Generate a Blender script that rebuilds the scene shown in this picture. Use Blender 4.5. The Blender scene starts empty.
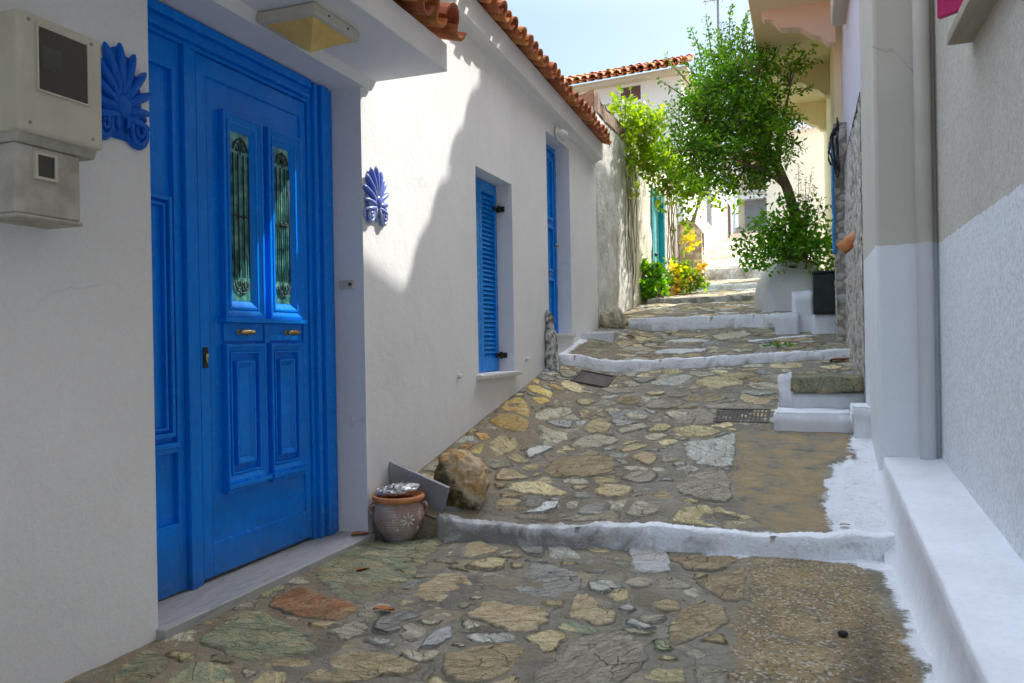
import bpy, bmesh, math, random
import numpy as np
from mathutils import Vector, Matrix, noise as mn
R = math.radians
S = bpy.context.scene
COL = S.collection
# ------------------------------------------------------------------ camera
CAMZ = 1.087
YAW = R(20.1); ROLL = R(1.0); FPX = 800.0
cam_d = bpy.data.cameras.new('camera'); cam = bpy.data.objects.new('camera', cam_d); COL.objects.link(cam)
cam_d.sensor_width = 36.0; cam_d.lens = FPX / 1024 * 36.0
cam_d.clip_start = 0.05; cam_d.clip_end = 1000
cam.matrix_world = Matrix.Translation((0, 0, CAMZ)) @ Matrix.Rotation(YAW, 4, 'Z') @ Matrix.Rotation(R(90), 4, 'X') @ Matrix.Rotation(-ROLL, 4, 'Z')
S.camera = cam
# ------------------------------------------------------------------ light
SUN = Vector((1.0, 1.6, 2.1)).normalized()
W = bpy.data.worlds.new('World'); S.world = W; W.use_nodes = True
nt = W.node_tree; nt.nodes.clear()
sky = nt.nodes.new('ShaderNodeTexSky'); sky.sky_type = 'NISHITA'; sky.sun_disc = False
sky.sun_elevation = math.asin(SUN.z); sky.sun_rotation = math.atan2(SUN.x, SUN.y)
sky.air_density = 1.0; sky.dust_density = 1.5; sky.ozone_density = 1.0
bg = nt.nodes.new('ShaderNodeBackground'); bg.inputs[1].default_value = 0.15
wo = nt.nodes.new('ShaderNodeOutputWorld')
# sky gain shaped by height: boosted overhead to fill shade, dimmed low to stay blue
tc = nt.nodes.new('ShaderNodeTexCoord'); sz = nt.nodes.new('ShaderNodeSeparateXYZ'); nt.links.new(tc.outputs['Generated'], sz.inputs[0])
def zr_(stops):
    r = nt.nodes.new('ShaderNodeValToRGB'); r.color_ramp.interpolation = 'EASE'; e = r.color_ramp.elements
    while len(e) < len(stops): e.new(.5)
    for i, (p, v) in enumerate(stops): e[i].position = p; e[i].color = (v, v, v, 1)
    nt.links.new(sz.outputs[2], r.inputs[0]); return r.outputs[0]
hs = nt.nodes.new('ShaderNodeHueSaturation'); hs.inputs['Hue'].default_value = .484; nt.links.new(zr_([(.0, .85), (.35, .85), (.75, .50)]), hs.inputs['Saturation'])
mm = nt.nodes.new('ShaderNodeMath'); mm.operation = 'MULTIPLY'; mm.inputs[1].default_value = 2.4
nt.links.new(zr_([(.0, .135), (.36, .15), (.62, .48), (.95, .95)]), mm.inputs[0]); nt.links.new(mm.outputs[0], hs.inputs['Value'])
nt.links.new(sky.outputs[0], hs.inputs['Color']); nt.links.new(hs.outputs[0], bg.inputs[0]); nt.links.new(bg.outputs[0], wo.inputs[0])
sl = bpy.data.lights.new('sun', 'SUN'); sl.energy = 2.0; sl.angle = R(0.45); sl.color = (1.0, .965, .89)
so = bpy.data.objects.new('sun', sl); COL.objects.link(so)
so.rotation_euler = SUN.to_track_quat('Z', 'Y').to_euler(); so.location = (10, 12, 20)
S.view_settings.view_transform = 'Standard'; S.view_settings.look = 'None'
S.view_settings.exposure = 1.85; S.view_settings.gamma = 1.0
S.render.engine = 'CYCLES'
S.cycles.max_bounces = 10; S.cycles.diffuse_bounces = 6; S.cycles.transparent_max_bounces = 8

# ------------------------------------------------------------------ helpers
def at(x, y, Y):
    """world point on the plane Y = const seen at (x, y) of a 1024x683 picture (used once, to measure)"""
    u = (x - 512) / FPX; v = (341.5 - y) / FPX
    cy, sy, cr, sr = math.cos(YAW), math.sin(YAW), math.cos(ROLL), math.sin(ROLL)
    f = Vector((-sy, cy, 0)); r = Vector((cy, sy, 0)); z = Vector((0, 0, 1))
    d = f + u * (r * cr - z * sr) + v * (z * cr + r * sr)
    return Vector((0, 0, CAMZ)) + d * (Y / d.y)

WORG = {}
class MB:
    def __init__(s): s.v = []; s.f = []; s.m = []; s.at = {}
    def add(s, vs, fs, m=0):
        b = len(s.v); s.v.extend([tuple(p) for p in vs]); s.f.extend([tuple(b + i for i in f) for f in fs]); s.m.extend([m] * len(fs)); return b
    def quad(s, a, b, c, d, m=0): s.add([a, b, c, d], [(0, 1, 2, 3)], m)
    def box(s, x0, x1, y0, y1, z0, z1, m=0):
        s.add([(x0,y0,z0),(x1,y0,z0),(x1,y1,z0),(x0,y1,z0),(x0,y0,z1),(x1,y0,z1),(x1,y1,z1),(x0,y1,z1)],
              [(3,2,1,0),(4,5,6,7),(0,1,5,4),(1,2,6,5),(2,3,7,6),(3,0,4,7)], m)
    def prism(s, poly, axis, a, b, m=0):
        """poly of 2-D points extruded along axis x|y|z from a to b"""
        def mk(p, t):
            return {'x': (t, p[0], p[1]), 'y': (p[0], t, p[1]), 'z': (p[0], p[1], t)}[axis]
        n = len(poly); vs = [mk(p, a) for p in poly] + [mk(p, b) for p in poly]
        fs = [tuple(range(n))[::-1], tuple(range(n, 2 * n))] + [(i, (i + 1) % n, n + (i + 1) % n, n + i) for i in range(n)]
        s.add(vs, fs, m)
    def tube(s, pts, rad, n=8, m=0, cap=True):
        pts = [Vector(p) for p in pts]
        if not hasattr(rad, '__len__'): rad = [rad] * len(pts)
        vs = []; fs = []; up = Vector((0.13, 0.31, 0.94))
        for i, p in enumerate(pts):
            t = (pts[min(i + 1, len(pts) - 1)] - pts[max(i - 1, 0)]).normalized()
            a = t.cross(up)
            if a.length < 1e-3: a = t.cross(Vector((1, 0, 0)))
            a.normalize(); b = t.cross(a)
            for k in range(n):
                q = 2 * math.pi * k / n
                vs.append(p + (a * math.cos(q) + b * math.sin(q)) * rad[i])
        for i in range(len(pts) - 1):
            for k in range(n):
                fs.append((i*n+k, i*n+(k+1) % n, (i+1)*n+(k+1) % n, (i+1)*n+k))
        if cap:
            fs.append(tuple(range(n))); fs.append(tuple(range((len(pts)-1)*n, len(pts)*n)))
        s.add(vs, fs, m)
    def lathe(s, prof, c, n=24, m=0, axis='z'):
        vs = []; fs = []
        for r, h in prof:
            for k in range(n):
                q = 2 * math.pi * k / n
                x, y = r * math.cos(q), r * math.sin(q)
                p = {'z': (x, y, h), 'x': (h, x, y), 'y': (x, h, y)}[axis]
                vs.append((c[0] + p[0], c[1] + p[1], c[2] + p[2]))
        for i in range(len(prof) - 1):
            for k in range(n): fs.append((i*n+k, i*n+(k+1) % n, (i+1)*n+(k+1) % n, (i+1)*n+k))
        fs.append(tuple(range(n))); fs.append(tuple(range((len(prof)-1)*n, len(prof)*n)))
        s.add(vs, fs, m)
    def ell(s, c, ax, n=10, mm=7, m=0):
        """ellipsoid with the three axis vectors ax"""
        vs = []; fs = []
        c = Vector(c); A, B, Cc = [Vector(a) for a in ax]
        for i in range(mm + 1):
            th = math.pi * i / mm
            for k in range(n):
                q = 2 * math.pi * k / n
                vs.append(c + A * math.cos(th) + (B * math.cos(q) + Cc * math.sin(q)) * math.sin(th))
        for i in range(mm):
            for k in range(n): fs.append((i*n+k, i*n+(k+1) % n, (i+1)*n+(k+1) % n, (i+1)*n+k))
        s.add(vs, fs, m)
    def build(s, name, mat, parent=None, loc=None, bevel=0, smooth=False, rec=True, seg=2):
        org = WORG[parent.name] if parent else Vector(loc or (0, 0, 0))
        me = bpy.data.meshes.new(name)
        me.from_pydata([(p[0]-org[0], p[1]-org[1], p[2]-org[2]) for p in s.v], [], s.f)
        for mt in (mat if isinstance(mat, (list, tuple)) else [mat]): me.materials.append(mt)
        me.polygons.foreach_set('material_index', s.m)
        if rec:
            bm = bmesh.new(); bm.from_mesh(me); bmesh.ops.recalc_face_normals(bm, faces=bm.faces); bm.to_mesh(me); bm.free()
        if smooth: me.polygons.foreach_set('use_smooth', [True] * len(me.polygons))
        for k, arr in s.at.items():
            a = me.attributes.new(k, 'FLOAT', 'POINT'); a.data.foreach_set('value', arr)
        o = bpy.data.objects.new(name, me); COL.objects.link(o)
        if parent: o.parent = parent
        else: o.location = org
        WORG[o.name] = org
        if bevel:
            b = o.modifiers.new('bevel', 'BEVEL'); b.width = bevel; b.segments = seg; b.limit_method = 'ANGLE'; b.angle_limit = R(40)
            b.harden_normals = False
        return o

def tag(o, label=None, cat=None, group=None, kind=None):
    if label: o['label'] = label
    if cat: o['category'] = cat
    if group: o['group'] = group
    if kind: o['kind'] = kind
    return o
def thing(name, label, cat, loc, group=None):
    o = bpy.data.objects.new(name, None); COL.objects.link(o); o.location = loc; o.empty_display_size = .1
    WORG[o.name] = Vector(loc)
    return tag(o, label, cat, group)
def ss(a, b, x):
    t = min(1, max(0, (x - a) / (b - a))); return t * t * (3 - 2 * t)
def fbm(p, sc, o=4): return mn.fractal(Vector(p) * sc, 1.0, 2.0, o)

# ------------------------------------------------------------------ materials
class NT:
    def __init__(s, name):
        s.mat = bpy.data.materials.new(name); s.mat.use_nodes = True
        s.t = s.mat.node_tree; s.t.nodes.clear()
        s.out = s.n('ShaderNodeOutputMaterial'); s.b = s.n('ShaderNodeBsdfPrincipled')
        s.l(s.b.outputs[0], s.out.inputs[0])
        s.g = s.n('ShaderNodeNewGeometry')
    def n(s, t, **k):
        x = s.t.nodes.new(t)
        for a, b in k.items(): setattr(x, a, b)
        return x
    def l(s, a, b): s.t.links.new(a, b)
    def pos(s, obj=False, sc=(1, 1, 1)):
        o = s.n('ShaderNodeTexCoord').outputs['Object'] if obj else s.g.outputs['Position']
        if sc != (1, 1, 1):
            m = s.n('ShaderNodeMapping'); m.inputs['Scale'].default_value = sc; s.l(o, m.inputs[0]); return m.outputs[0]
        return o
    def noise(s, co, scale, detail=5, rough=.6, dist=0):
        x = s.n('ShaderNodeTexNoise'); s.l(co, x.inputs['Vector'])
        x.inputs['Scale'].default_value = scale; x.inputs['Detail'].default_value = detail
        x.inputs['Roughness'].default_value = rough; x.inputs['Distortion'].default_value = dist
        return x.outputs['Fac']
    def vor(s, co, scale, feat='F1', out='Distance', rnd=1):
        x = s.n('ShaderNodeTexVoronoi'); x.feature = feat; s.l(co, x.inputs['Vector']); x.inputs['Scale'].default_value = scale
        x.inputs['Randomness'].default_value = rnd
        return x.outputs[out]
    def ramp(s, f, stops, interp='LINEAR'):
        x = s.n('ShaderNodeValToRGB'); s.l(f, x.inputs[0]); e = x.color_ramp.elements; x.color_ramp.interpolation = interp
        while len(e) < len(stops): e.new(.5)
        for i, (p, c) in enumerate(stops):
            e[i].position = p; e[i].color = (c, c, c, 1) if not hasattr(c, '__len__') else (*c[:3], 1)
        return x.outputs[0]
    def mix(s, f, a, b, mode='MIX'):
        x = s.n('ShaderNodeMix', data_type='RGBA', blend_type=mode)
        for v, i in ((f, 0), (a, 6), (b, 7)):
            if hasattr(v, 'default_value') or hasattr(v, 'links'): s.l(v, x.inputs[i])
            elif i == 0: x.inputs[0].default_value = v
            else: x.inputs[i].default_value = (*v[:3], 1)
        return x.outputs[2]
    def math(s, op, a, b=None, c=None):
        x = s.n('ShaderNodeMath', operation=op)
        for i, v in enumerate((a, b, c)):
            if v is None: continue
            if hasattr(v, 'links'): s.l(v, x.inputs[i])
            else: x.inputs[i].default_value = v
        return x.outputs[0]
    def hsv(s, col, val=None, hue=None, sat=None):
        x = s.n('ShaderNodeHueSaturation'); s.l(col, x.inputs['Color'])
        for v, k in ((val, 'Value'), (hue, 'Hue'), (sat, 'Saturation')):
            if v is not None:
                if hasattr(v, 'links'): s.l(v, x.inputs[k])
                else: x.inputs[k].default_value = v
        return x.outputs[0]
    def isl(s, lo, hi):
        x = s.n('ShaderNodeMapRange'); s.l(s.g.outputs['Random Per Island'], x.inputs[0])
        x.inputs[3].default_value = lo; x.inputs[4].default_value = hi; return x.outputs[0]
    def attr(s, name): x = s.n('ShaderNodeAttribute'); x.attribute_name = name; return x.outputs['Fac']
    def sepz(s, co, i=2): x = s.n('ShaderNodeSeparateXYZ'); s.l(co, x.inputs[0]); return x.outputs[i]
    def bump(s, h, strength, dist=.01, prev=None):
        x = s.n('ShaderNodeBump'); x.inputs['Strength'].default_value = strength; x.inputs['Distance'].default_value = dist
        s.l(h, x.inputs['Height'])
        if prev is not None: s.l(prev, x.inputs['Normal'])
        return x.outputs[0]
    def fin(s, col, rough=.8, nrm=None, spec=.4, metal=0, coat=0):
        if hasattr(col, 'links'): s.l(col, s.b.inputs['Base Color'])
        else: s.b.inputs['Base Color'].default_value = (*col[:3], 1)
        if hasattr(rough, 'links'): s.l(rough, s.b.inputs['Roughness'])
        else: s.b.inputs['Roughness'].default_value = rough
        s.b.inputs['Specular IOR Level'].default_value = spec; s.b.inputs['Metallic'].default_value = metal
        s.b.inputs['Coat Weight'].default_value = coat; s.b.inputs['Coat Roughness'].default_value = .12
        if nrm is not None: s.l(nrm, s.b.inputs['Normal'])
        return s.mat
def mottle(name, c1, c2, scale=4, rough=.8, bs=60, bst=.2, bd=.005, obj=False, island=None, spec=.4, lo=.35, hi=.65, metal=0, coat=0, sc=(1,1,1), hue=None):
    t = NT(name); p = t.pos(obj, sc); col = t.ramp(t.noise(p, scale, 6), [(lo, c1), (hi, c2)])
    if island: col = t.hsv(col, t.isl(*island), t.isl(*hue) if hue else None)
    n = t.bump(t.noise(p, bs, 6, .65), bst, bd)
    return t.fin(col, rough, n, spec, metal, coat)

def stucco(name, c, dirt, bs=170, bst=.35, big=.3, amount=.5, paint=None, crack=0, grain=.035):
    t = NT(name); p = t.pos()
    col = t.mix(t.ramp(t.noise(p, 1.1, 6, .6), [(.42, 0), (.75, amount)]), c, dirt)
    col = t.mix(t.ramp(t.noise(t.pos(sc=(3, 3, .5)), 3.5, 5, .7), [(.55, 0), (.8, amount * .6)]), col, dirt)
    z = None
    if crack:
        wv = t.n('ShaderNodeVectorMath', operation='ADD'); nz = t.n('ShaderNodeTexNoise'); t.l(p, nz.inputs['Vector']); nz.inputs['Scale'].default_value = 2.2; nz.inputs['Detail'].default_value = 6
        ns = t.n('ShaderNodeVectorMath', operation='SCALE'); t.l(nz.outputs['Color'], ns.inputs[0]); ns.inputs['Scale'].default_value = .7; t.l(p, wv.inputs[0]); t.l(ns.outputs[0], wv.inputs[1])
        ck = t.math('MULTIPLY', t.ramp(t.vor(wv.outputs[0], .55, 'DISTANCE_TO_EDGE'), [(0, 1), (.0035, 0)]), t.ramp(t.noise(p, .9, 3), [(.48, 0), (.60, crack)]))
        col = t.mix(ck, col, [v * .35 for v in dirt])
    if paint:
        zl, pc = paint
        z = t.math('ADD', t.sepz(p), t.math('MULTIPLY', t.math('SUBTRACT', t.noise(p, 14, 5, .7), .5), .05))
        f = t.math('LESS_THAN', z, zl)
        pcol = t.mix(t.ramp(t.noise(p, 2.3, 6), [(.5, 0), (.8, .35)]), pc, [v * .82 for v in pc])
        col = t.mix(f, col, pcol)
    gn = t.noise(p, bs * .8, 3, .7); col = t.hsv(col, t.ramp(gn, [(.3, 1 - grain * 1.6), (.55, 1), (.75, 1 + grain * .6)]))
    h = t.math('ADD', t.math('MULTIPLY', gn, .5), t.math('MULTIPLY', t.noise(p, 9, 3), big * 4))
    return t.fin(col, .88, t.bump(h, bst, .004), .25)

M = {}
M['white_stucco'] = stucco('white stucco', (.80, .80, .79), (.66, .66, .64), bs=120, bst=.6, amount=.55, crack=.25)
M['near_stucco'] = M['white_stucco']
M['soffit'] = stucco('white soffit paint', (.80, .80, .79), (.68, .68, .66), bs=120, bst=.2, amount=.35)
M['right_wall'] = stucco('beige roughcast', (.56, .53, .46), (.43, .39, .32), bs=75, bst=1.0, amount=.75, crack=.6, grain=.17, paint=(1.608, (.74, .76, .79)))
M['pilaster'] = stucco('beige render', (.56, .53, .46), (.45, .42, .36), bs=150, bst=.45, amount=.6, crack=.7, grain=.07, paint=(1.617, (.74, .76, .79)))
M['whitewash'] = stucco('whitewash', (.73, .74, .77), (.50, .50, .49), bs=42, bst=.9, amount=.7)
M['lilac'] = stucco('lilac render', (.62, .61, .70), (.50, .49, .56), amount=.4)
M['cream'] = stucco('cream render', (.82, .72, .47), (.70, .60, .38), amount=.4)
M['peach'] = stucco('peach render', (.74, .60, .48), (.60, .50, .42), amount=.4)
M['white_far'] = stucco('far white render', (.82, .82, .82), (.66, .66, .68), amount=.5)
M['beige_far'] = stucco('far beige render', (.62, .55, .42), (.5, .45, .36))

def old_plaster(name, base, stain, warm):
    t = NT(name); p = t.pos()
    n1 = t.noise(p, 2.2, 8, .68, .6); n2 = t.noise(t.pos(sc=(1, 1, .35)), 5, 7, .7)
    col = t.mix(t.ramp(n1, [(.40, 0), (.58, 1)]), base, warm)
    col = t.mix(t.ramp(n2, [(.56, 0), (.72, .9)]), col, stain)
    n = t.bump(t.noise(p, 14, 8, .7), .9, .03)
    return t.fin(col, .92, n, .15)
M['old_plaster'] = old_plaster('weathered limewash', (.78, .78, .77), (.20, .18, .15), (.60, .58, .54))
M['old_cream'] = old_plaster('flaking cream limewash', (.82, .80, .74), (.48, .40, .28), (.74, .69, .58))

def blue_paint(name, c, coat=0):
    t = NT(name); p = t.pos()
    brush = t.noise(t.pos(sc=(22, 22, 1.1)), 3, 6, .65)
    col = t.mix(t.ramp(brush, [(.35, 0), (.7, .55)]), c, [v * .70 for v in c])
    col = t.mix(t.ramp(t.noise(p, 2.6, 6, .6), [(.48, 0), (.75, .45)]), col, [v * .62 for v in c])
    dirt = t.math('SUBTRACT', t.math('ADD', .34, t.math('MULTIPLY', t.noise(p, 7, 6, .7), .5)), t.sepz(p))
    if 'door' in name: col = t.mix(t.ramp(dirt, [(.30, 0), (.62, .5)]), col, (.05, .07, .10))
    chip = t.ramp(t.noise(p, 38, 6, .75), [(.70, 0), (.73, .7)])
    col = t.mix(chip, col, [min(.6, v * .6 + .10) for v in c])
    return t.fin(col, t.ramp(t.noise(p, 12, 4), [(.3, .16), (.8, .36)]), t.bump(t.math('ADD', brush, t.math('MULTIPLY', chip, -.5)), .16, .003), .22, coat=coat)
M['door_blue'] = blue_paint('door blue gloss', (.0, .24, .90))
M['shutter_blue'] = blue_paint('shutter blue', (.0, .26, .82), .1)
M['teal'] = blue_paint('teal paint', (.02, .36, .46), .1)
M['teal_pale'] = blue_paint('pale teal paint', (.22, .62, .70), .1)
M['crimson'] = blue_paint('crimson shutter paint', (.50, .01, .12), .1)
M['grey_shutter'] = blue_paint('grey shutter paint', (.25, .26, .28), 0)
M['brown_shutter'] = blue_paint('brown shutter paint', (.16, .08, .06), 0)
def glaze(name, c, edge):
    t = NT(name); 
    x = t.n('ShaderNodeNewGeometry'); pt = t.ramp(x.outputs['Pointiness'], [(.53, 0), (.60, 1)])
    col = t.mix(t.math('MULTIPLY', pt, edge), c, (.55, .62, .8))
    return t.fin(col, .25, None, .25, coat=.0)
M['palmette'] = glaze('blue paint relief', (.0, .12, .60), .0)
M['palmette2'] = glaze('cobalt glaze', (.015, .07, .48), .75)
M['palmette2w'] = mottle('worn white glaze', (.45, .52, .75), (.62, .66, .80), 30, .2, coat=.4)

def tile_mat():
    t = NT('terracotta tile'); p = t.pos()
    col = t.ramp(t.noise(p, 9, 6, .65), [(.3, (.30, .11, .05)), (.55, (.56, .21, .09)), (.8, (.66, .38, .22))])
    col = t.hsv(col, t.isl(.65, 1.2), t.isl(.49, .515))
    col = t.mix(t.ramp(t.noise(p, 22, 5, .7), [(.58, 0), (.75, .7)]), col, (.20, .17, .14))
    return t.fin(col, .85, t.bump(t.noise(p, 60, 5), .4, .006), .2)
M['tile'] = tile_mat()

def stone(name, c1, c2, c3, sc=9):
    c1, c2, c3 = [[min(.72, v * k * g) for v, k in zip(c, (1.0, .985, .96))] for c, g in ((c1, 1.3), (c2, 1.5), (c3, 1.6))]
    t = NT('stone ' + name); p = t.pos()
    rot = t.n('ShaderNodeVectorRotate', rotation_type='Z_AXIS'); t.l(p, rot.inputs['Vector']); t.l(t.isl(-1.2, 1.2), rot.inputs['Angle'])
    st = t.n('ShaderNodeMapping'); t.l(rot.outputs[0], st.inputs[0]); st.inputs['Scale'].default_value = (1, 2.6, 1)
    band = t.noise(st.outputs[0], sc, 9, .74, 1.0); patch = t.noise(p, 5.5, 6, .65, .4)
    col = t.ramp(band, [(.34, c1), (.48, c2), (.64, c3)])
    col = t.mix(t.ramp(patch, [(.48, 0), (.62, .65)]), col, [(a + b) / 2 * k for a, b, k in zip(c1, c3, (.95, .92, .88))])
    col = t.hsv(col, t.isl(.85, 1.5), t.isl(.488, .512))
    speck = t.noise(p, 70, 5, .72)
    col = t.mix(t.ramp(speck, [(.50, 0), (.66, .6)]), col, [v * .42 for v in c1])
    cr = t.n('ShaderNodeVectorMath', operation='ADD'); nn = t.n('ShaderNodeTexNoise'); t.l(p, nn.inputs['Vector']); nn.inputs['Scale'].default_value = 9; nn.inputs['Detail'].default_value = 5
    sc_ = t.n('ShaderNodeVectorMath', operation='SCALE'); t.l(nn.outputs['Color'], sc_.inputs[0]); sc_.inputs['Scale'].default_value = .16
    t.l(st.outputs[0], cr.inputs[0]); t.l(sc_.outputs[0], cr.inputs[1])
    ed = t.vor(cr.outputs[0], 4.2, 'DISTANCE_TO_EDGE')
    crack = t.math('MULTIPLY', t.ramp(ed, [(0, 1), (.018, 0)]), t.ramp(patch, [(.40, 0), (.55, .8)]))
    col = t.mix(crack, col, (.05, .042, .03))
    rim = t.math('ADD', t.attr('rim'), t.math('MULTIPLY', t.math('SUBTRACT', t.noise(p, 24, 6, .75), .5), 1.3))
    col = t.mix(t.ramp(rim, [(.62, 0), (.95, .92)]), col, (.26, .235, .185))
    h = t.math('ADD', t.math('MULTIPLY', band, 1.2), t.math('ADD', t.math('MULTIPLY', speck, .5), t.math('MULTIPLY', crack, -.6)))
    return t.fin(col, .84, t.bump(h, 1.0, .030), .25)
KIND = 'tgnrywbo'
STN = {
 't': stone('tan', (.28, .20, .105), (.46, .36, .21), (.58, .48, .31)),
 'g': stone('grey', (.19, .175, .13), (.31, .285, .215), (.43, .40, .31)),
 'n': stone('green', (.11, .135, .09), (.20, .225, .15), (.38, .31, .17), 5),
 'r': stone('rust', (.19, .07, .025), (.38, .20, .08), (.42, .33, .18), 7),
 'y': stone('ochre', (.36, .19, .05), (.55, .34, .10), (.62, .50, .28)),
 'w': stone('pale', (.35, .34, .31), (.52, .50, .46), (.62, .61, .57)),
 'b': stone('blue grey', (.17, .175, .155), (.28, .285, .255), (.40, .39, .34)),
 'o': stone('olive', (.18, .15, .085), (.31, .26, .15), (.43, .36, .22)),
}
def ground_mat():
    t = NT('mortar paving'); p = t.pos()
    n1 = t.noise(p, 3.2, 8, .65, .4); n2 = t.noise(p, 34, 7, .72)
    mort = t.ramp(n1, [(.30, (.17, .15, .115)), (.5, (.265, .24, .19)), (.72, (.37, .34, .275))])
    mort = t.mix(t.ramp(n2, [(.48, 0), (.7, .5)]), mort, (.13, .108, .075))
    # half buried stones showing through the mortar
    wp = t.n('ShaderNodeVectorMath', operation='ADD'); nz = t.n('ShaderNodeTexNoise'); t.l(p, nz.inputs['Vector']); nz.inputs['Scale'].default_value = 5; nz.inputs['Detail'].default_value = 5
    nsc = t.n('ShaderNodeVectorMath', operation='SCALE'); t.l(nz.outputs['Color'], nsc.inputs[0]); nsc.inputs['Scale'].default_value = .22
    t.l(p, wp.inputs[0]); t.l(nsc.outputs[0], wp.inputs[1])
    fl_ = t.n('ShaderNodeMapping'); t.l(wp.outputs[0], fl_.inputs[0]); fl_.inputs['Scale'].default_value = (1, 1, 0)
    bs_ = t.vor(fl_.outputs[0], 5.5, 'F1', 'Color'); be = t.vor(fl_.outputs[0], 5.5, 'DISTANCE_TO_EDGE')
    bsc = t.n('ShaderNodeSeparateColor'); t.l(bs_, bsc.inputs[0])
    buried = t.ramp(bsc.outputs[0], [(.0, (.20, .165, .11)), (.35, (.34, .29, .20)), (.65, (.29, .265, .20)), (1, (.46, .38, .25))])
    bm_ = t.math('MULTIPLY', t.ramp(be, [(.05, 0), (.14, 1)]), t.ramp(bsc.outputs[1], [(.25, 0), (.45, .75)]))
    mort = t.mix(bm_, mort, t.mix(t.ramp(n2, [(.4, 0), (.7, .5)]), buried, (.10, .085, .06)))
    mort = t.mix(t.ramp(t.math('ADD', be, t.math('MULTIPLY', t.math('SUBTRACT', n2, .5), .06)), [(.0, .6), (.022, 0)]), mort, (.07, .06, .045))
    # tan mortar near the left wall
    left = t.ramp(t.math('ADD', t.sepz(p, 0), t.math('MULTIPLY', n1, .4)), [(0, 0), (1, 1)])
    lf = t.math('SMOOTHSTEP' if False else 'LESS_THAN', t.math('ADD', t.sepz(p, 0), t.math('MULTIPLY', n1, .5)), -1.58)
    mort = t.mix(t.math('MULTIPLY', lf, .55), mort, (.30, .235, .15))
    # exposed aggregate concrete
    peb = t.vor(p, 95, 'F1', 'Color'); pd = t.vor(p, 95, 'F1', 'Distance')
    sepc = t.n('ShaderNodeSeparateColor'); t.l(peb, sepc.inputs[0])
    agg = t.ramp(n1, [(.28, (.21, .165, .10)), (.5, (.36, .26, .13)), (.72, (.43, .34, .20))])
    agg = t.mix(t.ramp(t.noise(p, 5, 7, .7), [(.48, 0), (.62, .7)]), agg, (.20, .175, .13))
    agg = t.mix(t.ramp(sepc.outputs[0], [(.82, 0), (.88, .75)]), agg, (.58, .53, .44))
    agg = t.mix(t.ramp(sepc.outputs[1], [(.80, 0), (.88, .7)]), agg, (.11, .09, .06))
    st = t.math('ADD', t.math('MULTIPLY', t.noise(t.pos(sc=(1, 2.6, 1)), 3.4, 9, .74, .6), .5), t.math('MULTIPLY', t.noise(p, 7, 7, .7), .5))
    slab = t.ramp(st, [(.38, (.15, .13, .09)), (.46, (.26, .235, .175)), (.53, (.36, .26, .135)), (.62, (.38, .32, .22))])
    e = t.math('MULTIPLY', t.math('SUBTRACT', t.math('ADD', t.math('MULTIPLY', t.noise(p, 9, 8, .75), .6), t.math('MULTIPLY', t.noise(p, 3.6, 4, .6), .4)), .5), .34)
    def mask(a, w=.012):
        return t.ramp(t.math('ADD', t.math('ADD', t.attr(a), e), .5), [(.5 - w, 0), (.5 + w, 1)])
    s0 = mask('sand0', .03); s1 = mask('sand1', .015)
    col = t.mix(s0, mort, agg); col = t.mix(s1, col, slab)
    grime = t.ramp(t.math('ADD', t.math('ADD', t.attr('grime'), t.math('MULTIPLY', t.math('SUBTRACT', n2, .5), .5)), .5), [(.42, 0), (.68, .55)])
    col = t.mix(grime, col, (.07, .062, .05))
    pw = t.math('MULTIPLY', mask('paint', .012), t.ramp(n2, [(.28, .55), (.40, 1)]))
    white = t.mix(t.ramp(t.noise(p, 7, 7, .7), [(.5, 0), (.75, .6)]), (.83, .845, .87), (.60, .60, .59))
    col = t.mix(pw, col, white)
    h = t.math('ADD', t.math('MULTIPLY', n1, 1.0), t.math('ADD', t.math('MULTIPLY', n2, .7), t.math('MULTIPLY', bm_, .35)))
    h = t.math('ADD', h, t.math('MULTIPLY', t.math('MULTIPLY', pd, s0), -.35))
    h = t.math('ADD', h, t.math('MULTIPLY', pw, .25))
    return t.fin(col, .9, t.bump(h, 1.0, .028), .2)
M['ground'] = ground_mat()
M['earth'] = mottle('dry earth', (.16, .12, .08), (.26, .2, .14), 1.5)
def step_mat():
    t = NT('whitewashed step'); p = t.pos()
    n1 = t.noise(p, 5.5, 8, .7, .5); x = t.sepz(p, 0)
    wear = t.math('ADD', n1, t.math('MULTIPLY', t.attr('wear'), .35))
    col = t.ramp(wear, [(.44, (.82, .83, .86)), (.58, (.56, .56, .55)), (.74, (.27, .26, .24))])
    col = t.mix(t.ramp(t.noise(p, 45, 6, .7), [(.56, 0), (.74, .55)]), col, (.20, .19, .17))
    return t.fin(col, .9, t.bump(t.noise(p, 26, 8, .7), .8, .02), .2)
M['step'] = step_mat()
def marble(name, c, v):
    t = NT(name); p = t.pos(True)
    n = t.noise(t.pos(True, (6, 1.2, 6)), 3, 8, .65, 2.0)
    col = t.ramp(n, [(.35, c), (.52, [a * .88 for a in c]), (.62, v), (.7, c)])
    return t.fin(col, .42, t.bump(t.noise(p, 40, 5), .1, .003), .4)
M['marble'] = marble('grey marble', (.42, .42, .40), (.27, .275, .27))
M['sill'] = marble('pale marble', (.62, .61, .58), (.48, .47, .45))
M['slab'] = marble('slate grey marble', (.33, .34, .36), (.26, .27, .29))
M['brass'] = mottle('aged brass', (.42, .30, .12), (.62, .48, .22), 40, .32, metal=1)
M['black_iron'] = mottle('black iron', (.012, .012, .012), (.03, .03, .03), 30, .5)
M['meter'] = mottle('meter box plastic', (.50, .485, .39), (.60, .58, .48), 5, .6, 90, .1, .002)
M['meter_dirt'] = mottle('dirty meter plastic', (.34, .32, .26), (.55, .53, .47), 8, .7, 90, .1, .002)
t = NT('meter window glass'); M['meter_glass'] = t.fin((.055, .052, .045), .18, None, .5)
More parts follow.
